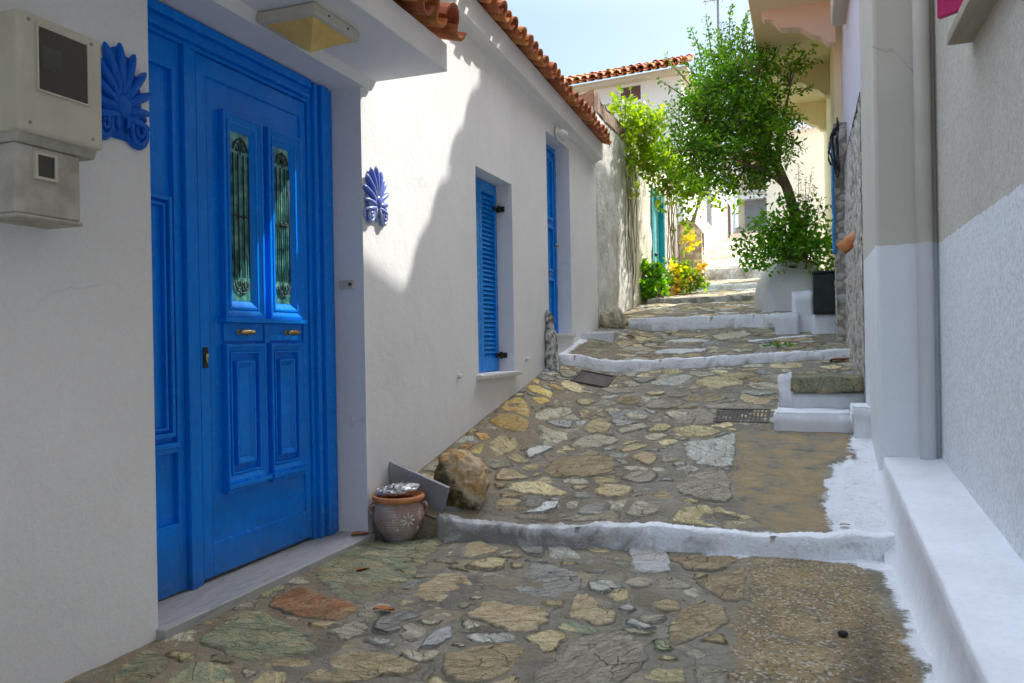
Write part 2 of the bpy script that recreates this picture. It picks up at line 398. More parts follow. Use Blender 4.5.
M['paper'] = mottle('meter dial', (.06, .06, .055), (.09, .09, .08), 20, .7)
t = NT('patterned glass'); p = t.pos()
_c = t.ramp(t.noise(p, 14, 5, .6), [(.3, (.008, .03, .035)), (.5, (.05, .24, .22)), (.7, (.20, .50, .45))])
M['door_glass'] = t.fin(_c, .10, t.bump(t.noise(p, 60, 3), .25, .004), .6)
t = NT('amber diffuser'); M['amber'] = t.fin(t.ramp(t.noise(t.pos(), 8, 3), [(.3, (.62, .40, .10)), (.7, (.80, .58, .20))]), .3, None, .5)
M['white_plastic'] = mottle('white plastic', (.60, .58, .52), (.68, .66, .60), 6, .5, 60, .05, .002)
M['lamp_frame'] = mottle('cream lamp frame', (.52, .49, .40), (.62, .58, .48), 10, .6)
M['white_lamp'] = mottle('white lamp', (.72, .71, .68), (.78, .77, .74), 6, .4)
M['pipe'] = mottle('painted pipe', (.60, .58, .53), (.66, .64, .58), 3, .55, 40, .05)
def two_tone_pipe():
    t = NT('painted downpipe'); p = t.pos()
    f = t.math('LESS_THAN', t.math('ADD', t.sepz(p), t.math('MULTIPLY', t.noise(p, 12), .03)), 1.63)
    col = t.mix(f, t.ramp(t.noise(p, 4), [(.3, (.56, .54, .48)), (.7, (.63, .61, .55))]), (.74, .76, .79))
    return t.fin(col, .6, t.bump(t.noise(p, 40), .15, .003), .3)
M['pipe'] = two_tone_pipe()
def clay_pot():
    t = NT('weathered clay pot'); p = t.pos(True)
    n = t.noise(p, 9, 7, .65, .5)
    col = t.ramp(n, [(.30, (.40, .19, .12)), (.47, (.42, .30, .25)), (.66, (.52, .46, .41))])
    h = t.math('ADD', t.math('SINE', t.math('MULTIPLY', t.sepz(p), 420)), t.noise(p, 50, 5))
    return t.fin(col, .85, t.bump(h, .35, .004), .2)
M['pot'] = clay_pot()
M['pot_rim'] = mottle('terracotta rim', (.48, .17, .06), (.60, .26, .11), 20, .75, obj=True)
M['white_dab'] = mottle('white painted petals', (.6, .55, .5), (.72, .68, .62), 40, .8)
t = NT('crumpled foil'); M['foil'] = t.fin(t.ramp(t.noise(t.pos(), 45, 5), [(.4, (.75, .75, .77)), (.6, (.22, .22, .24))]), .25, t.bump(t.noise(t.pos(), 90, 4), .6, .01), .6, metal=.9)
def rock_mat():
    t = NT('ochre rock'); p = t.pos(True)
    n = t.noise(p, 8, 8, .7, .8); z = t.sepz(p)
    top = t.ramp(n, [(.36, (.50, .24, .06)), (.47, (.70, .48, .24)), (.60, (.80, .70, .54))])
    moss = t.ramp(t.noise(p, 22, 7, .7), [(.38, (.035, .032, .015)), (.52, (.16, .13, .05)), (.66, (.42, .32, .15))])
    f = t.ramp(t.math('ADD', t.attr('moss'), t.math('MULTIPLY', t.math('SUBTRACT', n, .5), 1.1)), [(.38, 0), (.56, .95)])
    return t.fin(t.mix(f, top, moss), .95, t.bump(t.noise(p, 30, 8, .75), 1, .03), .15)
M['rock'] = rock_mat()
M['mottled'] = mottle('mottled black and white stone', (.13, .12, .11), (.66, .65, .62), 20, .9, 40, .9, .02, lo=.40, hi=.58)
M['drain'] = mottle('rusty drain', (.055, .045, .04), (.10, .08, .065), 20, .75)
M['green_metal'] = mottle('dark green metal', (.008, .016, .014), (.014, .026, .022), 8, .5)
M['soil'] = mottle('soil', (.05, .035, .02), (.12, .08, .05), 20, .95)
M['clay'] = mottle('orange clay', (.50, .17, .06), (.60, .26, .11), 14, .8)
M['hose'] = mottle('blue hose', (.02, .22, .50), (.03, .30, .62), 10, .45)
M['cable'] = mottle('black cable', (.02, .02, .02), (.04, .04, .04), 10, .5)
M['pebble'] = mottle('black pebble', (.015, .015, .015), (.03, .03, .03), 30, .6)
M['metal_grey'] = mottle('galvanised pole', (.20, .21, .22), (.28, .29, .3), 10, .5)
M['fascia_brown'] = mottle('brown stone', (.20, .13, .09), (.36, .26, .18), 6, .9, 20, .8, .03)
M['dry_leaf'] = mottle('dry leaf', (.30, .09, .02), (.46, .19, .05), 30, .8, obj=True)
def rubble(name, stops, mortar):
    t = NT(name); p = t.pos()
    col = t.ramp(t.attr('cell'), stops)
    col = t.mix(t.ramp(t.noise(p, 12, 7, .7), [(.42, 0), (.75, .65)]), col, [v * .45 for v in stops[1][1]])
    col = t.mix(t.ramp(t.attr('edge'), [(.10, 1), (.22, 0)]), col, mortar)
    return t.fin(col, .92, t.bump(t.noise(p, 40, 7, .7), .7, .012), .2)
M['rubble'] = rubble('rubble wall', [(0, (.42, .38, .32)), (.35, (.58, .54, .48)), (.7, (.50, .48, .48)), (1, (.66, .58, .46))], (.30, .27, .23))
M['rubble_tan'] = rubble('tan rubble', [(0, (.58, .45, .28)), (.4, (.72, .60, .42)), (.7, (.64, .54, .38)), (1, (.76, .65, .48))], (.40, .32, .22))
def leaf_mat(name, cols, trans=.4, tcol=None):
    t = NT(name)
    col = t.ramp(t.g.outputs['Random Per Island'], [(i / (len(cols) - 1), c) for i, c in enumerate(cols)])
    big = t.noise(t.pos(), 2.2, 3)
    col = t.hsv(col, t.ramp(big, [(.32, .55), (.68, 1.5)]))
    t.fin(col, .45, None, .35)
    tr = t.n('ShaderNodeBsdfTranslucent'); t.l(t.hsv(col, 1.5, None, 1.15), tr.inputs[0])
    mx = t.n('ShaderNodeMixShader'); mx.inputs[0].default_value = trans
    t.l(t.b.outputs[0], mx.inputs[1]); t.l(tr.outputs[0], mx.inputs[2]); t.l(mx.outputs[0], t.out.inputs[0])
    return t.mat
M['leaf_tree'] = leaf_mat('tree leaves', [(.035, .13, .012), (.09, .25, .016), (.16, .36, .02), (.28, .46, .03), (.07, .22, .02), (.22, .24, .05)], .5)
M['leaf_vine'] = leaf_mat('vine leaves', [(.14, .26, .02), (.22, .34, .02), (.30, .38, .03), (.10, .22, .02)], .5)
M['leaf_shrub'] = leaf_mat('shrub leaves', [(.06, .18, .015), (.10, .28, .02), (.16, .37, .025), (.26, .42, .04)], .5)
M['leaf_grey'] = leaf_mat('sprig leaves', [(.10, .14, .06), (.14, .17, .08), (.18, .16, .10)], .3)
M['flower_yellow'] = leaf_mat('yellow blooms', [(.75, .58, .03), (.80, .66, .06), (.78, .50, .03), (.55, .58, .05)], .4)
M['flower_red'] = leaf_mat('orange blooms', [(.74, .46, .05), (.78, .52, .06), (.70, .34, .08)], .35)
M['bark'] = mottle('bark', (.12, .085, .055), (.24, .18, .12), 14, .95, 40, .9, .015, sc=(1, 1, .3))
M['twig'] = mottle('twig', (.11, .08, .05), (.18, .13, .09), 14, .95)
M['dry_vine'] = mottle('dry vine stems', (.15, .12, .07), (.26, .2, .12), 14, .95)
M['window_dark'] = NT('dark window glass').fin((.03, .035, .04), .12, None, .5)
M['timber'] = mottle('grey timber', (.30, .26, .19), (.42, .37, .28), 8, .8, sc=(1, .2, 1))
STONES = """0 t -1.74,3.85 -1.78,4.09 -1.72,4.15 -1.62,4.04 -1.53,3.99 -1.58,3.87 -1.65,3.79
0 t -1.62,3.63 -1.59,3.78 -1.51,3.85 -1.45,3.85 -1.4,3.69 -1.44,3.61
0 b -1.49,4.08 -1.49,4.2 -1.42,4.22 -1.34,4.12 -1.28,3.95 -1.32,3.9 -1.4,3.95
0 b -1.36,4.21 -1.3,4.25 -1.2,4.13 -1.09,3.98 -1.07,3.87 -1.17,3.88 -1.26,3.93
0 t -1.13,4.17 -1.07,4.27 -0.97,4.15 -0.98,4.09 -1.07,4.08
0 b -1.03,3.73 -1.06,3.96 -0.97,4.08 -0.91,3.87 -0.91,3.73 -0.97,3.69
0 t -1.66,3.16 -1.68,3.31 -1.67,3.49 -1.57,3.54 -1.47,3.42 -1.37,3.41 -1.36,3.31 -1.44,3.17 -1.5,3.1 -1.57,3.09
0 b -1.3,3.43 -1.32,3.56 -1.29,3.68 -1.32,3.81 -1.21,3.8 -1.08,3.73 -0.98,3.59 -0.96,3.46 -1.02,3.36 -1.05,3.29 -1.14,3.28 -1.23,3.34
0 t -1.32,2.99 -1.33,3.12 -1.29,3.21 -1.19,3.15 -1.08,3.18 -0.99,3.11 -0.97,3.02 -0.99,2.92 -1.07,2.88 -1.16,2.91 -1.24,2.95
0 t -0.92,3.1 -0.95,3.26 -0.96,3.37 -0.89,3.37 -0.81,3.27 -0.73,3.2 -0.72,3.06 -0.79,3.04 -0.86,3.08
0 b -1.61,2.73 -1.66,2.85 -1.63,2.95 -1.55,3 -1.48,2.97 -1.5,2.91 -1.54,2.87 -1.52,2.8 -1.47,2.74 -1.52,2.7
0 w -1.35,2.61 -1.37,2.74 -1.35,2.9 -1.31,2.87 -1.26,2.76 -1.28,2.66 -1.32,2.62
0 o -1.21,2.52 -1.22,2.61 -1.15,2.7 -1.05,2.76 -0.97,2.78 -0.95,2.68 -0.95,2.55 -0.99,2.44 -1.08,2.39 -1.15,2.43
0 g -0.88,2.47 -0.87,2.55 -0.83,2.64 -0.83,2.72 -0.85,2.84 -0.81,2.92 -0.7,3 -0.59,2.97 -0.55,2.87 -0.53,2.7 -0.56,2.6 -0.6,2.52 -0.74,2.46 -0.82,2.42
0 o -1.6,2.25 -1.6,2.36 -1.61,2.49 -1.64,2.58 -1.57,2.6 -1.48,2.56 -1.38,2.52 -1.27,2.49 -1.26,2.42 -1.35,2.35 -1.43,2.28 -1.53,2.24
0 n -2.18,2.43 -2.21,2.6 -2.22,2.75 -2.16,2.79 -2.03,2.73 -1.86,2.64 -1.7,2.53 -1.68,2.45 -1.77,2.41 -1.82,2.37 -1.84,2.32 -1.93,2.34 -2.06,2.39
0 r -2.2,2.87 -2.24,3.04 -2.21,3.11 -2.1,3.08 -1.99,3.02 -1.86,3.02 -1.79,2.96 -1.76,2.84 -1.81,2.77 -1.91,2.76 -2.05,2.79 -2.12,2.82
0 n -2.23,3.24 -2.35,3.64 -2.33,3.87 -2.25,3.99 -2.05,4.03 -1.92,4.09 -1.87,3.91 -1.84,3.68 -1.79,3.47 -1.79,3.3 -1.82,3.18 -1.84,3.04 -1.89,3 -2.07,3.15
0 n -2.06,2.2 -2.06,2.27 -2,2.29 -1.93,2.29 -1.81,2.21 -1.73,2.11 -1.75,2.01 -1.86,1.98 -1.99,2.02
0 n -2.23,2.06 -2.28,2.18 -2.32,2.3 -2.25,2.3 -2.14,2.25 -2.09,2.19 -2.07,2.09 -2.08,2 -2.15,1.97
0 o -1.73,2.15 -1.75,2.29 -1.67,2.3 -1.62,2.21 -1.61,2.1 -1.64,2.07
0 o -0.84,3.41 -0.81,3.51 -0.75,3.51 -0.72,3.41 -0.78,3.35
0 g -0.82,3.64 -0.75,3.74 -0.67,3.72 -0.66,3.58 -0.74,3.53
0 b -0.77,3.29 -0.7,3.36 -0.66,3.27 -0.71,3.2
0 o -0.65,3.38 -0.58,3.43 -0.51,3.42 -0.49,3.31 -0.56,3.25
0 g -0.66,3.18 -0.6,3.24 -0.52,3.22 -0.55,3.13 -0.62,3.12
0 w -0.92,4.28 -0.85,4.32 -0.69,4.21 -0.62,3.87 -0.67,3.81 -0.78,3.78 -0.84,3.97
0 o -0.52,3.09 -0.51,3.3 -0.45,3.4 -0.32,3.43 -0.3,3.29 -0.3,3.19 -0.39,3.03 -0.41,2.98 -0.45,2.92 -0.48,2.91
0 g -0.44,2.85 -0.38,2.96 -0.29,2.97 -0.27,2.82 -0.36,2.82
0 g -0.53,3.56 -0.48,3.63 -0.43,3.54 -0.46,3.44 -0.52,3.48
0 o -0.49,3.72 -0.41,3.88 -0.3,4.07 -0.26,3.79 -0.26,3.53 -0.32,3.43 -0.44,3.62
0 g -0.38,2.76 -0.26,2.79 -0.24,2.63 -0.35,2.6
0 o -0.7,4.09 -0.56,4.17 -0.33,4.21 -0.32,4.12 -0.41,3.91 -0.55,3.9 -0.62,4.01
1 y -2.32,6.02 -2.35,6.25 -2.23,6.33 -2.09,6.12 -2.04,5.96 -2.1,5.92
1 y -2.29,5.66 -2.28,5.91 -2.15,5.92 -2,5.89 -1.95,5.63 -2.09,5.55 -2.19,5.59
1 o -2.1,5.1 -2.13,5.25 -2.1,5.47 -2,5.47 -1.92,5.37 -1.93,5.23 -1.99,5.07 -2.05,5.03
1 r -2.28,5.08 -2.24,5.21 -2.18,5.17 -2.18,5.03
1 r -2.3,5.39 -2.18,5.43 -2.12,5.33 -2.17,5.25
1 y -2.18,5.03 -2.14,5.25 -2.08,5.05 -2.14,5
1 w -1.86,5.26 -1.84,5.39 -1.77,5.48 -1.69,5.46 -1.71,5.38 -1.76,5.29 -1.79,5.17
1 t -1.91,4.81 -1.89,4.96 -1.81,4.98 -1.67,4.88 -1.72,4.83 -1.81,4.76 -1.87,4.74
1 t -1.77,4.67 -1.76,4.77 -1.58,4.8 -1.37,4.68 -1.35,4.61 -1.52,4.6 -1.71,4.64
1 t -1.78,4.45 -1.72,4.53 -1.6,4.53 -1.59,4.45 -1.73,4.4
1 w -1.57,4.33 -1.47,4.42 -1.46,4.5 -1.36,4.53 -1.34,4.43 -1.39,4.38 -1.43,4.34
1 o -1.66,5.1 -1.61,5.25 -1.43,5.3 -1.24,5.3 -1.16,5.17 -1.15,5.01 -1.22,4.95 -1.34,4.92 -1.49,4.87 -1.6,4.94
1 g -1.6,5.52 -1.55,5.74 -1.41,5.77 -1.24,5.65 -1.28,5.55 -1.39,5.47 -1.51,5.45
1 o -1.6,5.87 -1.59,6.14 -1.51,6.18 -1.39,6.02 -1.39,5.81 -1.51,5.77
1 w -1.93,5.93 -1.83,6.07 -1.72,6.09 -1.68,5.89 -1.78,5.9
1 g -1.96,5.86 -1.85,5.83 -1.68,5.79 -1.64,5.64 -1.7,5.46 -1.82,5.49 -1.89,5.69
1 g -2.04,5.99 -1.99,6.24 -1.84,6.41 -1.77,6.3 -1.86,6.1 -1.96,5.92
1 t -1.23,4.72 -1.21,4.81 -1.08,4.85 -0.98,4.78 -0.99,4.69 -1.03,4.62 -1.18,4.62
1 b -1.24,4.38 -1.22,4.5 -1.15,4.58 -1.09,4.52 -1.07,4.4 -1.14,4.37
1 g -0.97,4.37 -0.95,4.63 -0.88,4.68 -0.78,4.59 -0.78,4.42 -0.84,4.39
1 t -1.23,5.41 -1.19,5.55 -1.08,5.62 -1.01,5.57 -1.08,5.46 -1.16,5.39
1 t -1.13,5.32 -1.07,5.41 -0.99,5.42 -0.92,5.34 -0.94,5.13 -1.01,5.17
1 g -1.12,4.94 -1.08,5.04 -0.95,5.08 -0.86,5.03 -0.89,4.88 -0.99,4.85
1 g -1.35,5.86 -1.29,6.02 -1.14,6.09 -1.08,5.98 -1.19,5.87 -1.29,5.79
1 b -1.52,6.3 -1.41,6.42 -1.23,6.4 -1.13,6.26 -1.25,6.13 -1.42,6.16
1 o -1.74,6.28 -1.72,6.43 -1.64,6.35 -1.62,6.17 -1.69,6.17
1 b -0.82,5.64 -0.59,5.76 -0.47,5.91 -0.43,5.24 -0.54,5.18 -0.67,5.22 -0.76,5.38
1 g -0.77,4.86 -0.7,5.02 -0.61,5.14 -0.47,5.12 -0.43,4.98 -0.4,4.69 -0.51,4.66 -0.68,4.71
1 o -0.71,4.36 -0.67,4.53 -0.56,4.62 -0.42,4.58 -0.28,4.51 -0.24,4.37 -0.36,4.34 -0.56,4.32
1 o -0.95,5.94 -0.84,6.04 -0.61,5.98 -0.58,5.87 -0.68,5.77 -0.88,5.77
1 t -1,5.64 -0.94,5.71 -0.83,5.69 -0.85,5.59 -0.95,5.55
1 g -1.05,6.26 -0.97,6.43 -0.78,6.44 -0.62,6.28 -0.64,6.05 -0.81,6.07 -0.98,6.09
1 y -2.34,6.74 -2.25,6.79 -2.03,6.6 -2.02,6.48 -2.14,6.5 -2.25,6.56
1 y -2.19,6.39 -2.08,6.49 -2,6.43 -2.06,6.25
1 y -2.17,6.79 -2.12,6.88 -1.99,6.82 -2.01,6.73
1 y -2.33,6.85 -2.35,7.01 -2.25,6.9 -2.25,6.79
1 o -1.74,6.29 -1.74,6.41 -1.66,6.38 -1.63,6.2 -1.69,6.17
1 g -1.25,6.5 -1.2,6.72 -1.03,6.76 -0.91,6.64 -1.02,6.45 -1.15,6.41
1 b -1.35,7.25 -1.23,7.45 -1.03,7.57 -0.96,7.49 -1.05,7.14 -1.18,7.15
1 g -1.61,7.25 -1.57,7.36 -1.43,7.25 -1.47,7.16
1 o -1.56,6.68 -1.49,6.86 -1.36,6.85 -1.29,6.62 -1.39,6.55
1 t -1.33,6.92 -1.22,7.04 -1.11,6.93 -1.15,6.82 -1.26,6.82
1 g -1.38,6.28 -1.27,6.4 -1.14,6.27 -1.15,6.15 -1.3,6.14
1 g -1.57,6.39 -1.44,6.44 -1.39,6.37 -1.47,6.27
1 o -1.86,6.6 -1.76,6.72 -1.66,6.65 -1.71,6.51 -1.8,6.48
1 g -1.07,6.33 -0.98,6.42 -0.84,6.37 -0.85,6.2 -0.99,6.18
1 g -2.23,7.32 -2.06,7.41 -1.99,7.28 -2.12,7.11
1 t -0.53,6.84 -0.51,6.92 -0.39,6.81 -0.24,6.72 -0.3,6.59 -0.41,6.59 -0.5,6.71
1 o -0.94,7.25 -0.88,7.45 -0.63,7.48 -0.49,7.29 -0.56,6.97 -0.8,7.08
1 o -0.99,6.73 -0.87,6.9 -0.69,6.9 -0.59,6.77 -0.7,6.67 -0.91,6.64
1 g -0.49,7.22 -0.28,7.3 -0.13,7.09 -0.2,6.98 -0.41,7.04
1 b -0.22,6.62 -0.13,6.75 -0.05,6.73 -0.06,6.51 -0.18,6.45
1 g -0.8,6.57 -0.57,6.64 -0.32,6.59 -0.28,6.5 -0.47,6.45 -0.71,6.45
2 w -1.52,8.43 -1.33,8.6 -0.95,8.58 -0.95,8.4 -1.2,8.27 -1.46,8.27
2 w -1.53,9.1 -1.33,9.22 -0.99,9.14 -1,9 -1.34,8.98
2 n -2.22,7.73 -2.22,8.28 -2.02,8.72 -1.96,8.36 -1.93,7.96 -2.11,7.72
2 g -1.02,9.4 -0.69,9.84 -0.55,9.5 -0.62,9.22 -0.89,9.03
2 t -1.98,8.65 -1.93,9 -1.78,9.02 -1.85,8.62"""

# ================================================================== GROUND
STEPS = [(4.215, .12), (7.88, .24), (9.95, .10), (12.2, 0), (14.6, 0), (17.0, 0)]
TER = [(-.03, 0, 0), (.072, .202, 4.215), (.86, .165, 7.88), (1.31, .14, 9.95), (1.68, .11, 12.2), (2.0, .12, 14.6), (2.45, .185, 17.0)]
def ystep(k, x): return STEPS[k][0] + STEPS[k][1] * (x + 1) + .05 * mn.noise((x * 1.9, k * 7.3, 0)) + .02 * mn.noise((x * 7, k * 3.1, 4))
def zt(k, x, y):
    z0, s, y0 = TER[k]
    b = .11 * ss(-1.7, -2.3, x) if k in (1, 2) else 0
    if k == 1: b -= .04 * ss(-.9, .2, x) * (1 - ss(.1, 1.4, y - y0))
    return z0 + s * (y - y0) + b
def terr(x, y):
    k = 0
    for i in range(6):
        if y > ystep(i, x): k = i + 1
    return k
def zg(x, y): return zt(terr(x, y), x, y)
def sd_poly(P, poly):
    """signed distance (+ inside) of the points P to a polygon"""
    P = np.asarray(P); d = np.full(len(P), 1e9); ins = np.zeros(len(P), bool); n = len(poly)
    for i in range(n):
        a = np.array(poly[i]); b = np.array(poly[(i + 1) % n]); ab = b - a
        t = np.clip(((P - a) @ ab) / (ab @ ab + 1e-12), 0, 1)
        d = np.minimum(d, np.hypot(*(P - a - t[:, None] * ab).T))
        c = ((a[1] > P[:, 1]) != (b[1] > P[:, 1])) & (P[:, 0] < (b[0] - a[0]) * (P[:, 1] - a[1]) / (b[1] - a[1] + 1e-12) + a[0])
        ins ^= c
    return np.where(ins, d, -d)
SAND0 = [(-.288, 4.23), (.035, 4.33), (.22, 4.231), (.271, 3.86), (.295, 3.48), (.317, 3.383), (.334, 3.168), (.33, 2.855), (.30, 2.0), (.3, -1), (-.3, -1), (-.26, 2.3), (-.254, 2.795), (-.276, 3.197), (-.246, 3.492), (-.259, 3.887)]
SAND1 = [(-.474, 5.891), (.272, 5.964), (.244, 5.543), (.17, 5.379), (.128, 5.217), (.112, 4.706), (.151, 4.384), (-.148, 4.338), (-.312, 4.541), (-.402, 4.75), (-.434, 5.064), (-.418, 5.249)]
PAINT = [[(.6, -1), (.335, 1.5), (.345, 2.85), (.35, 3.15), (.34, 3.5), (.325, 3.85), (.31, 4.15), (.2, 4.27), (-.04, 4.31), (-.5, 4.17), (-.5, 4.32), (.12, 4.36), (.11, 4.48), (.09, 4.75), (.10, 5.1), (.14, 5.32), (.22, 5.42), (.27, 5.52), (.28, 5.9), (.7, 5.9)],
         [(-2.42, 7.25), (-2.27, 7.30), (-2.25, 8.8), (-2.42, 8.8)], [(-.55, 8.95), (-.1, 9.25), (.1, 9.3), (.1, 9.37), (-.15, 9.33), (-.6, 9.03)]]
GRIME = [(.36, 2.2), (.36, 3.0), (.34, 3.5), (.30, 4.1), (.2, 4.15), (.16, 3.6), (.02, 3.1), (.05, 2.2)]
mb = MB(); verts = []; NX = 106
xs = np.linspace(-2.62, .47, NX)
for k in range(7):
    ylo = (lambda x: -1.0) if k == 0 else (lambda x, k=k: ystep(k - 1, x))
    yhi = (lambda x: 34.0) if k == 6 else (lambda x, k=k: ystep(k, x))
    L = yhi(-1) - ylo(-1); n = int(min(L / (.03 if k < 2 else .06 if k < 4 else .15), 180))
    b = len(mb.v)
    for j in range(n + 1):
        for x in xs:
            y = ylo(x) + (yhi(x) - ylo(x)) * j / n
            z = zt(k, x, y) + .010 * mn.noise((x * 2.2, y * 2.2, 1)) + .005 * mn.noise((x * 9, y * 9, 3))
            mb.v.append((float(x), float(y), z))
    for j in range(n):
        for i in range(NX - 1): mb.f.append((b + j*NX+i, b + j*NX+i+1, b + (j+1)*NX+i+1, b + (j+1)*NX+i)); mb.m.append(0)
    if k < 6:                                                   # riser behind the lumpy white edge
        b2 = len(mb.v)
        for x in xs: mb.v.append((float(x), ystep(k, x), zt(k, x, ystep(k, x)) - .05)); mb.v.append((float(x), ystep(k, x), zt(k + 1, x, ystep(k, x)) - .012))
        for i in range(NX - 1): mb.f.append((b2+2*i, b2+2*i+2, b2+2*i+3, b2+2*i+1)); mb.m.append(0)
P2 = np.array([(v[0], v[1]) for v in mb.v])
mb.at['sand0'] = np.clip(sd_poly(P2, SAND0), -.5, .5)
mb.at['sand1'] = np.clip(sd_poly(P2, SAND1), -.5, .5)
mb.at['paint'] = np.clip(np.max([sd_poly(P2, q) for q in PAINT], axis=0), -.5, .5)
mb.at['grime'] = np.clip(sd_poly(P2, GRIME) * 2.0 - .12, -.5, .5)
tag(mb.build('street_paving', M['ground'], smooth=True, rec=False), 'sloping mortar bed of the stone lane between the houses', kind='structure')

g = MB()
prof = [(-60, -.7), (4, -.7), (8, 0), (18, 1.6), (34, 3.6), (60, 5), (200, 6)]
for (ya, za), (yb, zb) in zip(prof, prof[1:]): g.quad((-200, ya, za), (200, ya, za), (200, yb, zb), (-200, yb, zb))
tag(g.build('ground', M['earth'], rec=False), kind='structure')

# flagstones -----------------------------------------------------------------
rng = random.Random(5)
def inside(poly, x, y):
    c = False; n = len(poly)
    for i in range(n):
        (x1, y1), (x2, y2) = poly[i], poly[(i + 1) % n]
        if (y1 > y) != (y2 > y) and x < (x2 - x1) * (y - y1) / (y2 - y1) + x1: c = not c
    return c
def resample(poly, st):
    for _ in range(1):                                          # one corner-cutting pass
        q = []
        for i in range(len(poly)):
            a = Vector(poly[i]); b = Vector(poly[(i + 1) % len(poly)])
            q += [a.lerp(b, .16), a.lerp(b, .84)]
        poly = q
    out = []
    for i in range(len(poly)):
        a = Vector(poly[i]); b = Vector(poly[(i + 1) % len(poly)]); n = max(1, int((b - a).length / st))
        for j in range(n): out.append(a.lerp(b, j / n))
    return out
fl = MB(); occ = set(); CELL = .02
def mark(poly, grow=.010):
    xs_ = [p[0] for p in poly]; ys_ = [p[1] for p in poly]
    cx, cy = sum(xs_) / len(xs_), sum(ys_) / len(ys_)
    gp = []
    for p in poly:
        d = Vector((p[0] - cx, p[1] - cy)); l = d.length or 1; gp.append((cx + d.x * (l + grow) / l, cy + d.y * (l + grow) / l))
    cells = set()
    for i in range(int((min(xs_) - .03) / CELL) - 1, int((max(xs_) + .03) / CELL) + 2):
        for j in range(int((min(ys_) - .03) / CELL) - 1, int((max(ys_) + .03) / CELL) + 2):
            if inside(gp, i * CELL, j * CELL): cells.add((i, j))
    return cells
RIM = []
def flag(k, kind, poly, ragged=1.0, low=0.0):
    ring = resample(poly, .022); c = sum(ring, Vector((0, 0))) / len(ring); n = len(ring)
    sd = rng.random() * 90; rr = sum((p - c).length for p in ring) / n
    ring = [c + (p - c) * (1 + ragged * .13 * mn.noise((p.x * 15, p.y * 15, sd)) + ragged * .09 * mn.noise((p.x * 42, p.y * 42, sd))) for p in ring]
    top = (.003 + .007 * rng.random()) * (1 - low) + low * .001; tilt = Vector((rng.uniform(-.02, .02), rng.uniform(-.03, .03)))
    rings = [(1.0, -.02), (1 - .006 / rr, top * .4), (1 - .018 / rr, top)] + [(q, top + .001) for q in ((.85, .7, .55, .4, .25, .12) if rr > .09 else (.7, .4, .15))]
    vs = []
    for sc, h in rings:
        for p in ring:
            q = c + (p - c) * max(sc, .05); RIM.append(max(0, 1 - (1 - max(sc, .05)) * rr / .05))
            rough = (.008 * mn.noise((q.x * 7, q.y * 7, sd)) + .006 * mn.noise((q.x * 19, q.y * 19, sd)) + .003 * mn.noise((q.x * 50, q.y * 50, sd))) if sc < .99 else 0
            vs.append((q.x, q.y, zt(k, q.x, q.y) + h + rough + tilt.dot(q - c)))
    vs.append((c.x, c.y, zt(k, c.x, c.y) + top + .002)); RIM.append(0); ci = len(vs) - 1
    fs = []
    for r in range(len(rings) - 1):
        for i in range(n): fs.append((r*n+i, r*n+(i+1) % n, (r+1)*n+(i+1) % n, (r+1)*n+i))
    r = len(rings) - 1
    for i in range(n): fs.append((r*n+i, r*n+(i+1) % n, ci))
    fl.add(vs, fs, KIND.index(kind))
for line in STONES.strip().split('\n'):
    a = line.split(); k = int(a[0]); poly = [tuple(map(float, q.split(','))) for q in a[2:]]
    flag(k, a[1], poly); occ |= mark(poly)
